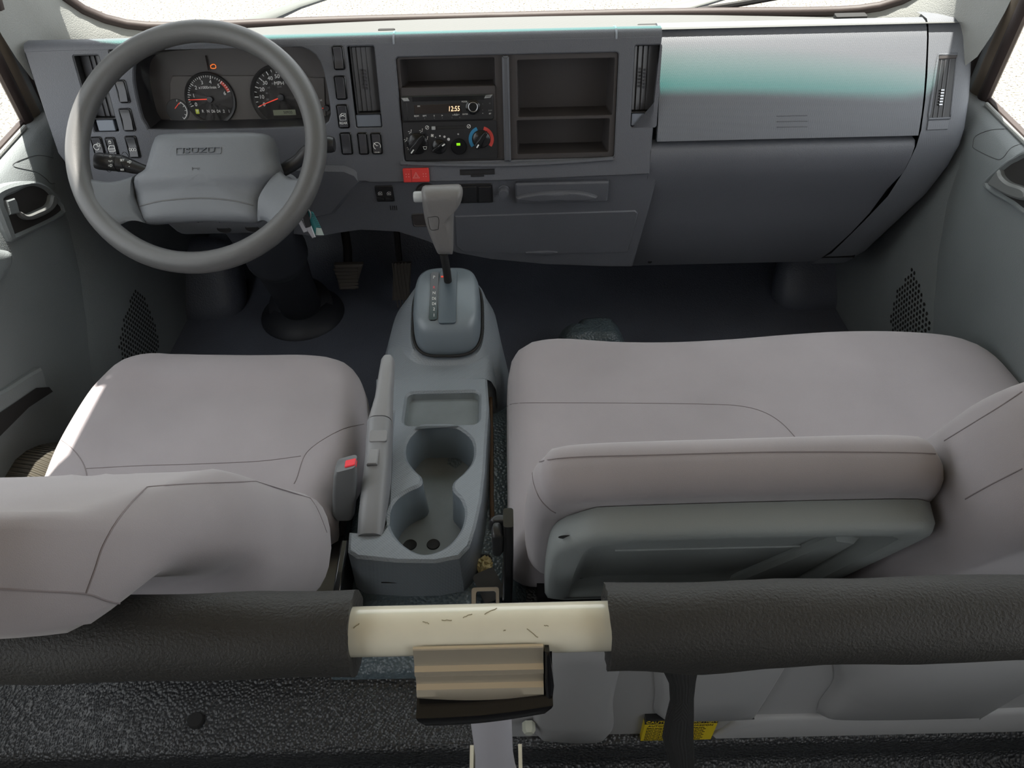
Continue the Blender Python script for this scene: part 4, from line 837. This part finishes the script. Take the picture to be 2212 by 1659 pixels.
kout = [FKn.uv(x, y) for x, y in ((912, 406), (925, 403), (985, 401), (996, 403), (1000, 415), (996, 434), (984, 448), (980, 470), (979, 540), (972, 545), (950, 545), (943, 538), (922, 488), (914, 450), (911, 420))]
bm = BM(); pillow(bm, FKn, kout, .020, -.020, .018, 80, .002); tk = tree_of(bm); kn = O('shift_knob', bm, KNOBP, SH, 'grey T-shaped shift knob', sharp=180)
c = FKn.uv(914, 425); bm = BM(); lathe(bm, Frame(FKn.p(c[0]+.004, c[1], 0), FKn.ez, FKn.ey), [(.0095, 0), (.0095, .018), (.008, .02), (.0005, .02)], 24); O('shift_button', bm, SILV, SH, 'silver release button')
q = drape(tk, [(924, 470), (946, 469), (947, 492), (944, 496), (930, 495), (924, 470)], 40, .0); bm = BM(); tube(bm, q, .0006, 6); O('knob_cover_seam', bm, DIALR, kn)
# ================================================================== CUP HOLDER CONSOLE
CC = T('cup_holder_console', (-.14, .8, .0), 'grey textured centre console with tray and double cup holder', 'center console')
FC = Frame((-.137, 1.0, .372), (1, 0, 0), (0, 1.0, -.075))
def cuv(p): return [FC.uv(x, y) for x, y in p]
outl = cuv([(812, 816), (1052, 815), (1056, 880), (1051, 949), (1047, 1018), (1040, 1078), (1028, 1133), (1014, 1180), (992, 1203), (940, 1213), (860, 1212), (770, 1203), (751, 1190), (754, 1147), (822, 1151), (836, 1130), (840, 1041), (846, 926), (849, 890), (812, 884)])
cup = [(p.x, p.y) for p in cr([v+(0,) for v in cuv([(935, 920), (909, 922), (888, 940), (877, 963), (879, 990), (895, 1013), (911, 1029), (909, 1046), (882, 1059), (856, 1078), (842, 1105), (842, 1133), (856, 1160), (882, 1183), (914, 1195), (950, 1187), (978, 1167), (998, 1137), (1004, 1105), (996, 1078), (978, 1057), (980, 1039), (1001, 1020), (1019, 997), (1024, 972), (1019, 949), (1001, 931), (980, 921)])], 110, True)]
tray = rrect(*quad(880, 848, 1034, 914, FC), .012)
bm = BM(); plate(bm, FC, outl, [cup, tray], -.010, 0, .004); 
lo_ = offs(outl, .0); bmw = [FC.p(x, y, -.008) for x, y in lo_]
loft(bm, [bmw, [V((p.x+(p.x+.14)*.03, p.y, p.z-.09)) for p in bmw], [V((p.x+(p.x+.14)*.03, p.y, .20)) for p in bmw]], True)
O('console_top', bm, CONS, CC, 'textured grey console shell', sharp=35)
bm = BM(); loft(bm, [[FC.p(x, y, -.006) for x, y in cup], [FC.p(x, y, -.03) for x, y in offs(cup, -.001)], [FC.p(x, y, -.078) for x, y in offs(cup, -.004)]], True); O('cup_wall', bm, CONSM, CC, sharp=180)
bm = BM(); fill(bm, FC, offs(cup, .004), -.074); bmesh.ops.triangulate(bm, faces=bm.faces); cf = O('cup_floor', bm, CONSF, CC, 'grey cup holder floor with two drain holes')
for px, py in ((886, 1177), (936, 1176)):
    bm = BM(); lathe(bm, FC.at(px, py, -.0738), [(.0003, .0003), (.008, .0003), (.0095, .0015), (.0105, 0)], 24); O('drain_hole', bm, BLKM, cf)
bm = BM(); loft(bm, [[FC.p(x, y, -.006) for x, y in tray], [FC.p(x, y, -.016) for x, y in offs(tray, -.003)]], True); fill(bm, FC, offs(tray, -.003), -.016); O('tray_recess', bm, CONSF, CC, 'shallow coin tray', sharp=60)
bm = BM(); tube(bm, [FC.p(*FC.uv(x, y), -.0) + V((0, -.004, -.06)) for x, y in ((812, 1205), (905, 1206), (1005, 1185))], .001, 6); O('shell_seam', bm, BLKM, CC)
# ================================================================== PARKING BRAKE
PB = T('parking_brake_lever', (-.215, .85, .22), 'grey plastic parking brake lever between driver seat and console', 'brake lever')
def blade(st, n=20):
    rows = []
    for px, py, z, hw, hz in st:
        c = atz(px, py, z); w = hw*depth(c)/FPX; rows.append([V((c.x+x, c.y, c.z-hz+y)) for x, y in rrect(-w, w, -hz, hz, min(w, hz)*.75, 5)])
    return rows
GRP = mat('brake_grip', (134, 134, 136), .42, .3, 900)
bm = BM(); loft(bm, blade([(837, 766, .485, 9, .006), (836, 771, .485, 14, .014), (832, 800, .478, 15.5, .017), (826, 850, .467, 18, .02), (820, 885, .460, 24, .022), (818, 897, .457, 26, .023)]), True, True); O('hand_grip', bm, GRP, PB, 'tapered grip', sharp=60)
bm = BM(); rows = blade([(817, 899, .457, 27, .024), (815, 930, .450, 27, .024), (812, 980, .44, 27, .027), (806, 1040, .43, 28, .033), (800, 1100, .42, 29, .045), (797, 1152, .405, 29, .05)]); loft(bm, rows, True, True); tb = tree_of(bm); lb = O('lever_cover', bm, mat('brake_cover', (126, 127, 130), .42, .2, 900), PB, 'smooth grey lever cover', sharp=60)
h = hit(tb, 806, 988, 0); bm = BM(); slab(bm, Frame(h, (1, 0, .0), (0, 1, .1)), [(-.0085, -.014), (.0075, -.014), (.0085, .014), (-.006, .014)], -.003, .0035, .0015); O('cover_clip', bm, GRP, lb)
h = hit(tb, 817, 942, 0); bm = BM(); slab(bm, Frame(h, (1, 0, 0), (0, 1, .25)), rrect(-.014, .014, -.010, .010, .004), -.003, .0012, .0008); O('cover_dimple', bm, GRP, lb)
# ================================================================== DRIVER BUCKLE
bp = atz(745, 1003, .455); BU = T('seat_belt_buckle', (bp.x, bp.y, .2), 'grey seat belt buckle with red release button beside the driver seat', 'belt buckle')
rows = []
for px, py, z, hw, hd in ((748, 1001, .462, 23, .013), (746, 1012, .452, 25, .0145), (745, 1060, .415, 25, .0145), (744, 1100, .38, 24, .0135), (744, 1112, .372, 19, .011)):
    c = atz(px, py, z); w = hw*depth(c)/FPX; rows.append([V((c.x+x, c.y+y, c.z+ (x*.35 if z > .45 else 0))) for x, y in rrect(-w, w, -hd, hd, .006, 4)])
bm = BM(); loft(bm, rows, True, True); tbk = tree_of(bm); O('buckle_body', bm, mat('buckle_grey', (104, 106, 108), .45, .2, 600), BU, sharp=50)
h = hit(tbk, 757, 1001, 0) or atz(757, 1001, .464); bm = BM(); slab(bm, Frame(h, (1, 0, .3), (0, 1, 0)), rrect(-.0085, .0085, -.0065, .007, .002), -.004, .0022, .0012); O('release_button', bm, BUTR, BU, 'red release button')
bm = BM(); tube(bm, [atz(744, 1108, .375), atz(738, 1150, .33), atz(734, 1190, .30)], .006, 10); O('buckle_stalk', bm, BLKM, BU)
# ================================================================== SEATS
DS = T('driver_seat', (-.47, .8, .28), 'grey fabric driver seat with rounded cushion and reclined backrest', 'seat')
ZC = .425; FCu = Frame((0, 0, ZC), (1, 0, 0), (0, 1, -.02))
def cz(p): return [FCu.uv(x, y) for x, y in p]
o_ = cz([(330, 742), (440, 738), (560, 738), (690, 741), (752, 758), (782, 805), (790, 880), (786, 935), (765, 990), (722, 1060), (700, 1110), (560, 1125), (330, 1125), (120, 1125), (60, 1090), (72, 1040), (105, 960), (160, 868), (205, 812), (255, 768)])
def bol(x, y):
    e = max(0, abs((x+.475)/.24)-.62); return .035*e + .012*max(0, (y-.95)/.12)
bm = BM(); pillow(bm, FCu, o_, .0, -.13, .06, 96, .004, fn=lambda x, y: .03*min(1, max(0, abs((x+.475)/.25)-.6)/.4)); tds = tree_of(bm); cu = O('seat_cushion', bm, FAB, DS, 'grey fabric seat cushion', sharp=180)
for sm in ([(186, 1012), (300, 1006), (430, 1002), (560, 996), (650, 985)], [(132, 950), (152, 965), (172, 988), (184, 1012), (190, 1045)], [(786, 916), (745, 925), (705, 945), (672, 968), (655, 990), (642, 1030), (635, 1045)]):
    q = drape(tds, sm, 70, .0002)
    if len(q) > 4: bm = BM(); tube(bm, q, .0007, 6); O('seam', bm, SEAM, cu)
bm = BM(); loft(bm, [[V((x, y, z)) for x, y in rrect(-.68, -.27, .52, .98, .03)] for z in (.285, .33)], True, True); O('seat_base', bm, BMET, DS)
# backrest (reclined)
rb = math.radians(32); HB = V((-.455, .60, .43)); FB = Frame(HB, (-1, 0, 0), (0, -math.sin(rb), math.cos(rb)))     # ez points forwards
bo = [(0, -.03), (.15, -.03), (.19, -.02), (.208, .06), (.214, .20), (.217, .28), (.217, .34), (.212, .39), (.205, .44), (.196, .52), (.182, .59), (.145, .645), (0, .66)]
bo = bo+[(-x, y) for x, y in bo[-2:0:-1]]
def bfn(x, y): return -.05*max(0, min(1, (y-.38)/.2))
bm = BM(); pillow(bm, FB, bo, .068, -.06, .045, 110, .0, fn=lambda x, y: bfn(x, y)+.012*max(0, abs(x)-.15)/.1, bfn=lambda x, y: .034*max(0, min(1, (y-.31)/.06))*max(0, min(1, (.56-y)/.07))); tdb = tree_of(bm); br = O('backrest', bm, FAB, DS, 'reclined fabric backrest with built-in headrest', sharp=180)
for sm in ([(318, 1052), (285, 1085), (250, 1130), (222, 1180), (205, 1230), (186, 1282)], [(0, 1272), (90, 1277), (186, 1283), (240, 1300), (330, 1316)], [(320, 1052), (400, 1046), (500, 1042), (580, 1040), (640, 1050), (680, 1090), (706, 1150)]):
    q = drape(tdb, sm, 60, .0002)
    if len(q) > 4: bm = BM(); tube(bm, q, .0007, 6); O('seam', bm, SEAM, br)
for x in (-.262, -.70): bm = BM(); box(bm, WF, x, x+.012, .54, .66, .285, .37); O('recliner_bracket', bm, BMET, DS, bevel=.003)
# passenger bench
PS = T('passenger_bench_seat', (.44, .8, .28), 'grey fabric two-person passenger bench seat with separate backrests', 'seat')
o_ = cz([(1125, 722), (1180, 715), (1300, 719), (1420, 717), (1560, 710), (1700, 704), (1850, 703), (2000, 707), (2090, 716), (2150, 738), (2205, 785), (2300, 905), (2420, 1100), (2350, 1180), (1900, 1180), (1500, 1180), (1130, 1185), (1098, 1150), (1094, 1000), (1093, 860), (1095, 770), (1104, 738)])
bm = BM(); pillow(bm, FCu, o_, .0, -.13, .05, 130, .003, fn=lambda x, y: .012*math.exp(-((x-.62)/.2)**2)); tps = tree_of(bm); cu = O('seat_cushion', bm, FAB, PS, 'wide grey fabric seat cushion', sharp=180)
for sm in ([(1096, 878), (1115, 871), (1200, 870), (1400, 871), (1530, 873), (1600, 877), (1650, 890), (1690, 915), (1730, 958)],):
    q = drape(tps, sm, 90, .0002); bm = BM(); tube(bm, q, .0007, 6); O('seam', bm, SEAM, cu)
bm = BM(); loft(bm, [[V((x, y, z)) for x, y in rrect(.03, .86, .44, .97, .03)] for z in (.0, .32)], True, True); O('seat_base', bm, BMET, PS)
# centre backrest with plastic tray back
rc = math.radians(20); FMb = Frame((0, .60, .36), (-1, 0, 0), (0, -math.sin(rc), math.cos(rc)))
cb = [(-.235, -.02), (-.06, -.015), (-.02, .02), (-.012, .15), (-.014, .31), (-.026, .372), (-.055, .398), (-.235, .408), (-.40, .405), (-.435, .385), (-.452, .33), (-.455, .2), (-.45, .03), (-.41, -.015)]
bm = BM(); pillow(bm, FMb, cb, .055, -.005, .024, 110, .004); tcb = tree_of(bm); cbk = O('centre_backrest', bm, FAB, PS, 'low centre backrest with a grey plastic tray on its rear face', sharp=180)
for sm in ([(1146, 1004), (1180, 994), (1250, 987), (1400, 983), (1700, 976), (2000, 979), (2060, 992)], [(1150, 1008), (1152, 1040), (1165, 1075), (1185, 1098), (1200, 1108)]):
    q = drape(tcb, sm, 90, .0002); bm = BM(); tube(bm, q, .0007, 6); O('seam', bm, SEAM, cbk)
FT = Frame(FMb.p(0, 0, -.026), (1, 0, 0), FMb.ey)
to = [(.040, .0), (.038, .17), (.044, .30), (.075, .352), (.10, .362), (.25, .366), (.40, .364), (.43, .352), (.438, .32), (.432, .15), (.425, .0)]
tor = [(p.x, p.y) for p in cr([V((x, y, 0)) for x, y in to], 50)]; 
ti = [(.078, .01), (.076, .17), (.082, .30), (.105, .322), (.13, .33), (.25, .333), (.37, .331), (.395, .322), (.402, .30), (.397, .15), (.392, .01)]; tir = [(p.x, p.y) for p in cr([V((x, y, 0)) for x, y in ti], 50)]
bm = BM(); rows = []
for a, zz in ((offs(tor, .0), -.02), (tor, .002), (offs(tor, -.004), .010), (offs(tor, -.012), .013), (offs(tir, .012), .0125), (offs(tir, .005), .010), (tir, -.004), (offs(tir, -.012), -.012), (offs(tir, -.03), -.013)):
    aa = a if len(a) == 50 else a; rows.append([FT.p(x, y, zz) for x, y in aa])
if area(tor) < 0: rows = [r if i in (1, 6) and False else r for i, r in enumerate(rows)]
def ori(p): return p if area(p) > 0 else p[::-1]
tor, tir = ori(tor), ori(tir); rows = []
for a, zz in ((tor, -.02), (tor, .002), (offs(tor, -.004), .010), (offs(tor, -.012), .013), (offs(tir, .012), .0125), (offs(tir, .005), .010), (tir, -.004), (offs(tir, -.012), -.012), (offs(tir, -.03), -.013)): rows.append([FT.p(x, y, zz) for x, y in a])
bm = BM(); loft(bm, rows, True); bm.faces.new([bm.verts.new(p) for p in rows[-1]]); tt = tree_of(bm); tr_ = O('tray_panel', bm, TRAYP, cbk, 'grey moulded plastic tray back', sharp=50)
bm = BM(); tube(bm, [FT.p(x, .20+.0*x, -.012) for x in (.12, .25, .38)], .002, 6); O('tray_rib', bm, TRAYP, tr_)
bm = BM(); slab(bm, FT, [(.30, .0), (.39, .0), (.395, .25), (.36, .27)], -.014, -.002, .006); O('tray_step', bm, TRAYP, tr_)
h = hit(tt, 1222, 1160, .0004)
if h: bm = BM(); lathe(bm, Frame(h, (1, 0, 0), FT.ey), [(.0003, .0003), (.006, .0003), (.008, 0)], 20); O('tray_screw', bm, BLKM, tr_)
# outer backrest (taller)
ob = [(-.68, -.03), (-.50, -.02), (-.455, .02), (-.442, .15), (-.44, .34), (-.446, .44), (-.48, .50), (-.56, .55), (-.60, .64), (-.66, .68), (-.74, .67), (-.79, .62), (-.83, .53), (-.88, .46), (-.905, .38), (-.91, .2), (-.90, .02), (-.86, -.02)]
FOb = Frame((0, .605, .36), (-1, 0, 0), (0, -math.sin(rc), math.cos(rc)))
bm = BM(); pillow(bm, FOb, ob, .075, -.075, .035, 110, .0); tob = tree_of(bm); obk = O('outer_backrest', bm, FAB, PS, 'tall outer passenger backrest', sharp=180)
for sm in ([(2040, 952), (2100, 915), (2160, 878), (2208, 846)], [(2085, 1078), (2130, 1052), (2208, 1012)]):
    q = drape(tob, sm, 50, .0002)
    if len(q) > 4: bm = BM(); tube(bm, q, .0007, 6); O('seam', bm, SEAM, obk)
# recliner hardware at the inner end of the bench
bm = BM(); st = [(1098, 1118, .47), (1098, 1180, .43), (1097, 1240, .38), (1094, 1300, .30)]
rows = []
for px, py, z in st:
    c = atz(px, py, z); w = 11*depth(c)/FPX; rows.append([V((c.x+x, c.y+y, c.z)) for x, y in rrect(-w, w, -.016, .016, .004)])
loft(bm, rows, True, True); O('recliner_bracket', bm, BMET, PS, 'glossy black recliner bracket', sharp=50)
rows = []; bm = BM()
for px, py, z, hw in ((1073, 1142, .46, 8), (1075, 1150, .455, 13), (1076, 1180, .43, 13), (1074, 1188, .425, 9)):
    c = atz(px, py, z); w = hw*depth(c)/FPX; rows.append([V((c.x+x, c.y+y, c.z)) for x, y in rrect(-w, w, -.01, .01, .004)])
loft(bm, rows, True, True); O('recliner_lever', bm, BLK, PS, 'black recliner lever', sharp=60)
bm = BM(); pillow(bm, Frame(atz(1078, 1128, .44), (1, 0, 0), (0, 1, 0)), [(-.012, -.006), (.016, -.008), (.018, .006), (.0, .010), (-.012, .004)], .01, -.02, .006, 24); O('lever_boot', bm, BLK, PS)
# ================================================================== TUNNEL between the seats
bm = BM(); rows = []
for y, z in ((.478, .25), (.482, .29), (.49, .30), (.6, .30), (.85, .30), (.97, .29), (1.08, .22), (1.2, .12), (1.3, .03)):
    rows.append([V((x, y, zz)) for x, zz in ((-.34, .0), (-.30, z*.8), (-.26, z), (-.1, z+.01), (.0, z), (.035, z*.9), (.06, 0))])
loft(bm, rows); O('trim_4', bm, TUNV, None, 'glossy dark vinyl tunnel cover between the seats', 'tunnel cover', kind='structure', sharp=180)
bm = BM(); tube(bm, [atz(1060, 860, .312), atz(1062, 950, .314), atz(1062, 1080, .314), atz(1064, 1128, .314)], .0035, 8); O('seat_rod', bm, RUST, None, 'thin rusty adjusting rod beside the passenger bench', 'rod')
# floor hump in the passenger footwell
hp = atz(1285, 705, .14); bm = BM(); pillow(bm, Frame((hp.x, hp.y, .0), (1, 0, 0), (0, 1, 0)), [(-.085, -.06), (.06, -.06), (.075, .0), (.05, .05), (-.03, .055), (-.06, .02), (-.09, .01)], .15, -.02, .05, 60); O('floor_hump', bm, TUNV, None, 'blue grey vinyl hump poking up before the passenger cushion', 'floor hump', sharp=180)
bm = BM(); rr = [hp]; pillow(bm, Frame(atz(1750, 590, .05), (1, 0, 0), (0, .6, .8)), [(-.09, -.1), (.12, -.09), (.13, .1), (-.06, .1)], .06, -.05, .06, 40); O('wheel_arch', bm, MATF, None, 'rounded wheel arch bulge in the passenger footwell', 'wheel arch', sharp=180)
bm = BM(); pillow(bm, Frame(atz(455, 610, .05), (1, 0, 0), (0, .6, .8)), [(-.10, -.1), (.08, -.1), (.07, .1), (-.1, .1)], .06, -.05, .06, 40); O('wheel_arch', bm, MATF, None, 'rounded wheel arch bulge in the driver footwell', 'wheel arch', sharp=180)
# ================================================================== GRAB BAR
YB, ZB = .28, .812
GB = T('grab_bar', (-.03, YB, Z0), 'cream enamelled grab bar with black foam sleeves behind the front seats', 'grab bar')
bm = BM(); tube(bm, [V((x, YB, ZB)) for x in (-.92, -.3, 0, .3, .92)], .0182, 28); O('bar_tube', bm, BAR, GB, 'scuffed cream tube', sharp=60)
random.seed(9)
for px, py, L, a in ((920, 1345, 14, .3), (965, 1340, 22, 0), (1060, 1320, 26, -.5), (1010, 1330, 20, -.4), (1150, 1368, 24, .8), (1090, 1362, 5, 0), (770, 1352, 12, -.8), (1180, 1352, 10, 0)):
    pts = []
    for i in range(7):
        x, y = px+L*(i/6-.5), py+L*a*(i/6-.5)+random.uniform(-1, 1); r = ray(x, y); o = CAM-V((0, YB, ZB)); A = r.y**2+r.z**2; B_ = 2*(o.y*r.y+o.z*r.z); C_ = o.y**2+o.z**2-.0182**2
        pts.append(CAM+r*((-B_-math.sqrt(B_*B_-4*A*C_))/(2*A)))
    bm = BM(); tube(bm, pts, .00035, 5); O('scuff_mark', bm, mat('scuff', (150, 141, 114), .8), GB)
uR = (1297-W/2)/FPX*.58; uL = (757-W/2)/FPX*.58
def foam(x0, x1, nm, seed, lab):
    random.seed(seed); rows = []; nx = 60
    for i in range(nx+1):
        x = x0+(x1-x0)*i/nx; row = []
        for j in range(32):
            a = 2*math.pi*j/32; r = .0312+.0006*math.sin(i*.7+j*.5)+random.uniform(-.0002, .0002)
            if nm == 'r':
                low_ = max(0, math.cos(a+math.pi*.60)); r += .010*low_**4*math.exp(-((x-.135)/.05)**2)
            if i in (0, nx): r += random.uniform(-.0008, .0005)
            row.append(V((x+random.uniform(-.0008, .0008)*(i in (0, nx)), YB+r*math.cos(a), ZB-.001+r*math.sin(a))))
        rows.append(row)
    e0 = [V((x0+.002, YB+.0186*math.cos(2*math.pi*j/32), ZB+.0186*math.sin(2*math.pi*j/32))) for j in range(32)]
    e1 = [V((x1-.002, YB+.0186*math.cos(2*math.pi*j/32), ZB+.0186*math.sin(2*math.pi*j/32))) for j in range(32)]
    bm = BM(); loft(bm, [e0]+rows+[e1], True); return O('foam_sleeve', bm, FOAM, GB, lab, sharp=60)
foam(-.92, uL, 'l', 3, 'black foam sleeve behind the driver'); foam(uR, .92, 'r', 5, 'black foam sleeve behind the passenger bench')
# post with flared foot
bm = BM(); n_ = 28; rows = []
for z, a, b in ((ZB-.01, .0185, .0185), (.60, .0185, .0185), (.56, .0185, .0185), (.52, .0205, .0185), (.48, .0245, .0185), (.40, .034, .02), (Z0, .05, .025)):
    rows.append([V((-.026+a*math.cos(2*math.pi*j/n_), YB+b*math.sin(2*math.pi*j/n_), z)) for j in range(n_)])
loft(bm, rows, True, True); O('bar_post', bm, mat('post_paint', (178, 176, 182), .35), GB, 'pale grey post with flared foot', sharp=60)
for x in (-.0515, -.0005): bm = BM(); box(bm, WF, x-.002, x+.002, YB-.02, YB+.03, Z0, .50); O('post_gusset', bm, BAR, GB)
# strap hanging from the right sleeve
bm = BM(); rows = []
for px, py, z, hw in ((1466, 1425, .785, 52), (1470, 1448, .775, 38), (1474, 1475, .755, 29), (1473, 1510, .72, 26), (1468, 1550, .685, 31), (1464, 1590, .65, 34), (1470, 1625, .61, 30), (1475, 1670, .56, 24)):
    c = aty(px, py, .268-.002*(z < .7)); w = hw*depth(c)/FPX; rows.append([c+V((-w, 0, 0)), c+V((-w*.5, -.003, 0)), c+V((0, -.004, 0)), c+V((w*.5, -.003, 0)), c+V((w, 0, 0)), c+V((w*.5, .002, 0)), c+V((0, .002, 0)), c+V((-w*.5, .002, 0))])
loft(bm, rows, True, True); O('hanging_strap', bm, mat('black_webbing', (26, 26, 26), .85, .8, 700, tex='wave'), None, 'black woven strap dangling from the right foam sleeve', 'strap', sharp=60)
# ================================================================== ASHTRAY on the bar
AT = T('ashtray', ((1035-W/2)/FPX*.58, .25, .72), 'small black ashtray with ribbed steel lid hanging on the grab bar', 'ashtray')
FA = Frame(V((0, .2585, .812)), (1, 0, 0), (0, .33, .944)); q = quad(892, 1399, 1174, 1498, FA)
bm = BM(); rows = []; hh = q[3]-q[2]
for t, zz in ((0, -.001), (0, .0015), (.02, .002), (.16, .0015), (.34, .0015), (.40, .0045), (.48, .0045), (.56, .0015), (.72, .001), (.78, .004), (.9, .005), (.97, .003), (1.0, -.003)):
    rows.append([FA.p(q[0]+(q[1]-q[0])*u, q[3]-hh*t-(.0035*math.sin(math.pi*u) if t > .9 else 0), zz) for u in [i/16 for i in range(17)]])
loft(bm, rows); O('ashtray_lid', bm, CHROME, AT, 'ribbed steel lid', sharp=30)
bm = BM(); x0, x1 = q[0]-.001, FA.uv(1193, 1450)[0]
def arow(dy, dz, w0=0, w1=0): return [FA.p(x0+w0+(x1-x0-w0-w1)*u, q[2]+dy+.010*u+.003*math.sin(math.pi*u)*-1, dz) for u in [i/16 for i in range(17)]]
loft(bm, [arow(.03, -.004), arow(-.002, -.004), arow(-.009, .010), arow(-.0095, .012), arow(-.012, .012, .001, .001), arow(-.022, .008, .006, .006), arow(-.026, .0, .012, .012), arow(-.026, -.02, .014, .014)]); O('ashtray_body', bm, BLKG, AT, 'glossy black ashtray bin', sharp=50)
bm = BM(); slab(bm, FA, [FA.uv(x, y) for x, y in ((1177, 1398), (1186, 1398), (1196, 1470), (1193, 1496), (1180, 1500), (1177, 1470))], -.03, .007, .002); O('ashtray_side', bm, BLKG, AT)
bm = BM(); lathe(bm, FR.at(1142, 1561, .004), [(.0003, .014), (.006, .014), (.0085, .010), (.0085, 0)], 6); O('rubber_bumper', bm, mat('bumper_pale', (190, 192, 178), .4), rs, 'small pale hexagonal bumper')
# ================================================================== CAUTION LABEL
bm = BM(); lq_ = [FR.uv(x, y, .002) for x, y in ((1392, 1549), (1556, 1546), (1530, 1594), (1375, 1598))]
cx = sum(p[0] for p in lq_)/4; cy = sum(p[1] for p in lq_)/4+.008; lw = .047; lh = .036
FLb = Frame(FR.p(cx, cy, .0086), (1, 0, 0), (0, 0, 1))
CA = T('caution_label', FLb.p(0, -lh, 0), 'yellow and black caution sticker on the pale riser panel', 'sticker')
bm = BM(); slab(bm, FLb, [(-lw, -lh), (lw, -lh), (lw, lh*.62), (-lw, lh*.62)], -.0085, 0, .0002); O('yellow_field', bm, YEL, CA)
bm = BM(); slab(bm, FLb, [(-lw, lh*.62), (lw, lh*.62), (lw, lh), (-lw, lh)], -.0085, 0, .0002); O('black_band', bm, BLK, CA)
text('CAUTION  PRECAUTION', FLb.sh(0, lh*.8, .0002), .0105, YEL, CA, sx=.78); text('AUTOMATIC TRANSMISSION', FLb.sh(0, lh*.47, .0002), .0065, BLK, CA)
for k in range(9): text('No person shall operate this vehicle unless the lever is set' if k % 2 else 'Before leaving the seat always apply the parking brake', FLb.sh(-lw*.92, lh*(.28-.135*k), .0002), .0042, BLK, CA, 'fine_print', ax='LEFT', sx=.78 if k % 2 else .82)
# ================================================================== BELT TONGUE, webbing, loose insulation
t0 = atz(1050, 1255, .31); BT = T('seat_belt_tongue', (t0.x, t0.y, .305), 'steel belt tongue with grey webbing lying beside the console', 'seat belt')
bm = BM(); tube(bm, [atz(1042, 1235, .318), atz(1056, 1262, .318), atz(1072, 1295, .314)], .018, 10, flat=.1); O('belt_webbing', bm, WEB, BT)
Ft = Frame(atz(1050, 1292, .325), (1, 0, 0), (0, 1, .3)); bm = BM(); plate(bm, Ft, rrect(-.022, .020, -.03, .016, .005), [rrect(-.014, .014, -.03+.012, .009, .003)], -.002, .002, .0008); O('tongue_plate', bm, STEEL, BT)
bm = BM(); hq = [atz(x, y, .3085) for x, y in ((1036, 1197), (1056, 1197), (1064, 1206), (1064, 1236), (1036, 1240))]; bm.faces.new([bm.verts.new(p) for p in hq]); bm.faces.new([bm.verts.new(p-V((0, 0, .004))) for p in hq[::-1]]); O('tunnel_hole', bm, BLKM, bpy.data.objects['trim_4'], 'dark opening in the tunnel cover')
cI = atz(1047, 1220, .312); bm = BM(); bmesh.ops.create_icosphere(bm, subdivisions=3, radius=.018); random.seed(2)
for v in bm.verts: v.co = cI+V((v.co.x*.6, v.co.y*.75, v.co.z*.35))+V((random.uniform(-.004, .004), random.uniform(-.004, .004), random.uniform(-.004, .004)))
O('loose_insulation', bm, FOAMY, None, 'clump of yellowish insulation showing through the tunnel hole', 'insulation')
# ================================================================== WIPERS outside
def wiper(pts, r, nm, lab):
    t = T(nm, pts[0]-V((0, 0, .03)), lab, 'wiper', 'windshield wipers'); bm = BM(); tube(bm, pts, r, 8, flat=.5); O('wiper_arm', bm, mat('wiper_paint', (96, 100, 98), .45), t); return t
def gl_(px, py, off=.04):
    y = 1.62
    for _ in range(8): p = aty(px, py, y); y = SW(p.x, p.z, off).y
    return aty(px, py, y)
wiper([gl_(535, 54), gl_(600, 30), gl_(650, 10), gl_(760, -25), gl_(900, -60)], [.024, .02, .014, .010, .008], 'windshield_wiper', 'grey wiper arm outside the glass above the gauges')
w2 = wiper([gl_(1385, 40), gl_(1450, 22), gl_(1530, 2), gl_(1640, -30)], [.026, .022, .014, .010], 'windshield_wiper', 'grey wiper arm outside the glass with a black blade beside it')
bm = BM(); tube(bm, [gl_(1508, 22, .02), gl_(1600, 8, .02), gl_(1700, -10, .02)], .006, 8); O('wiper_blade', bm, BLKM, w2)
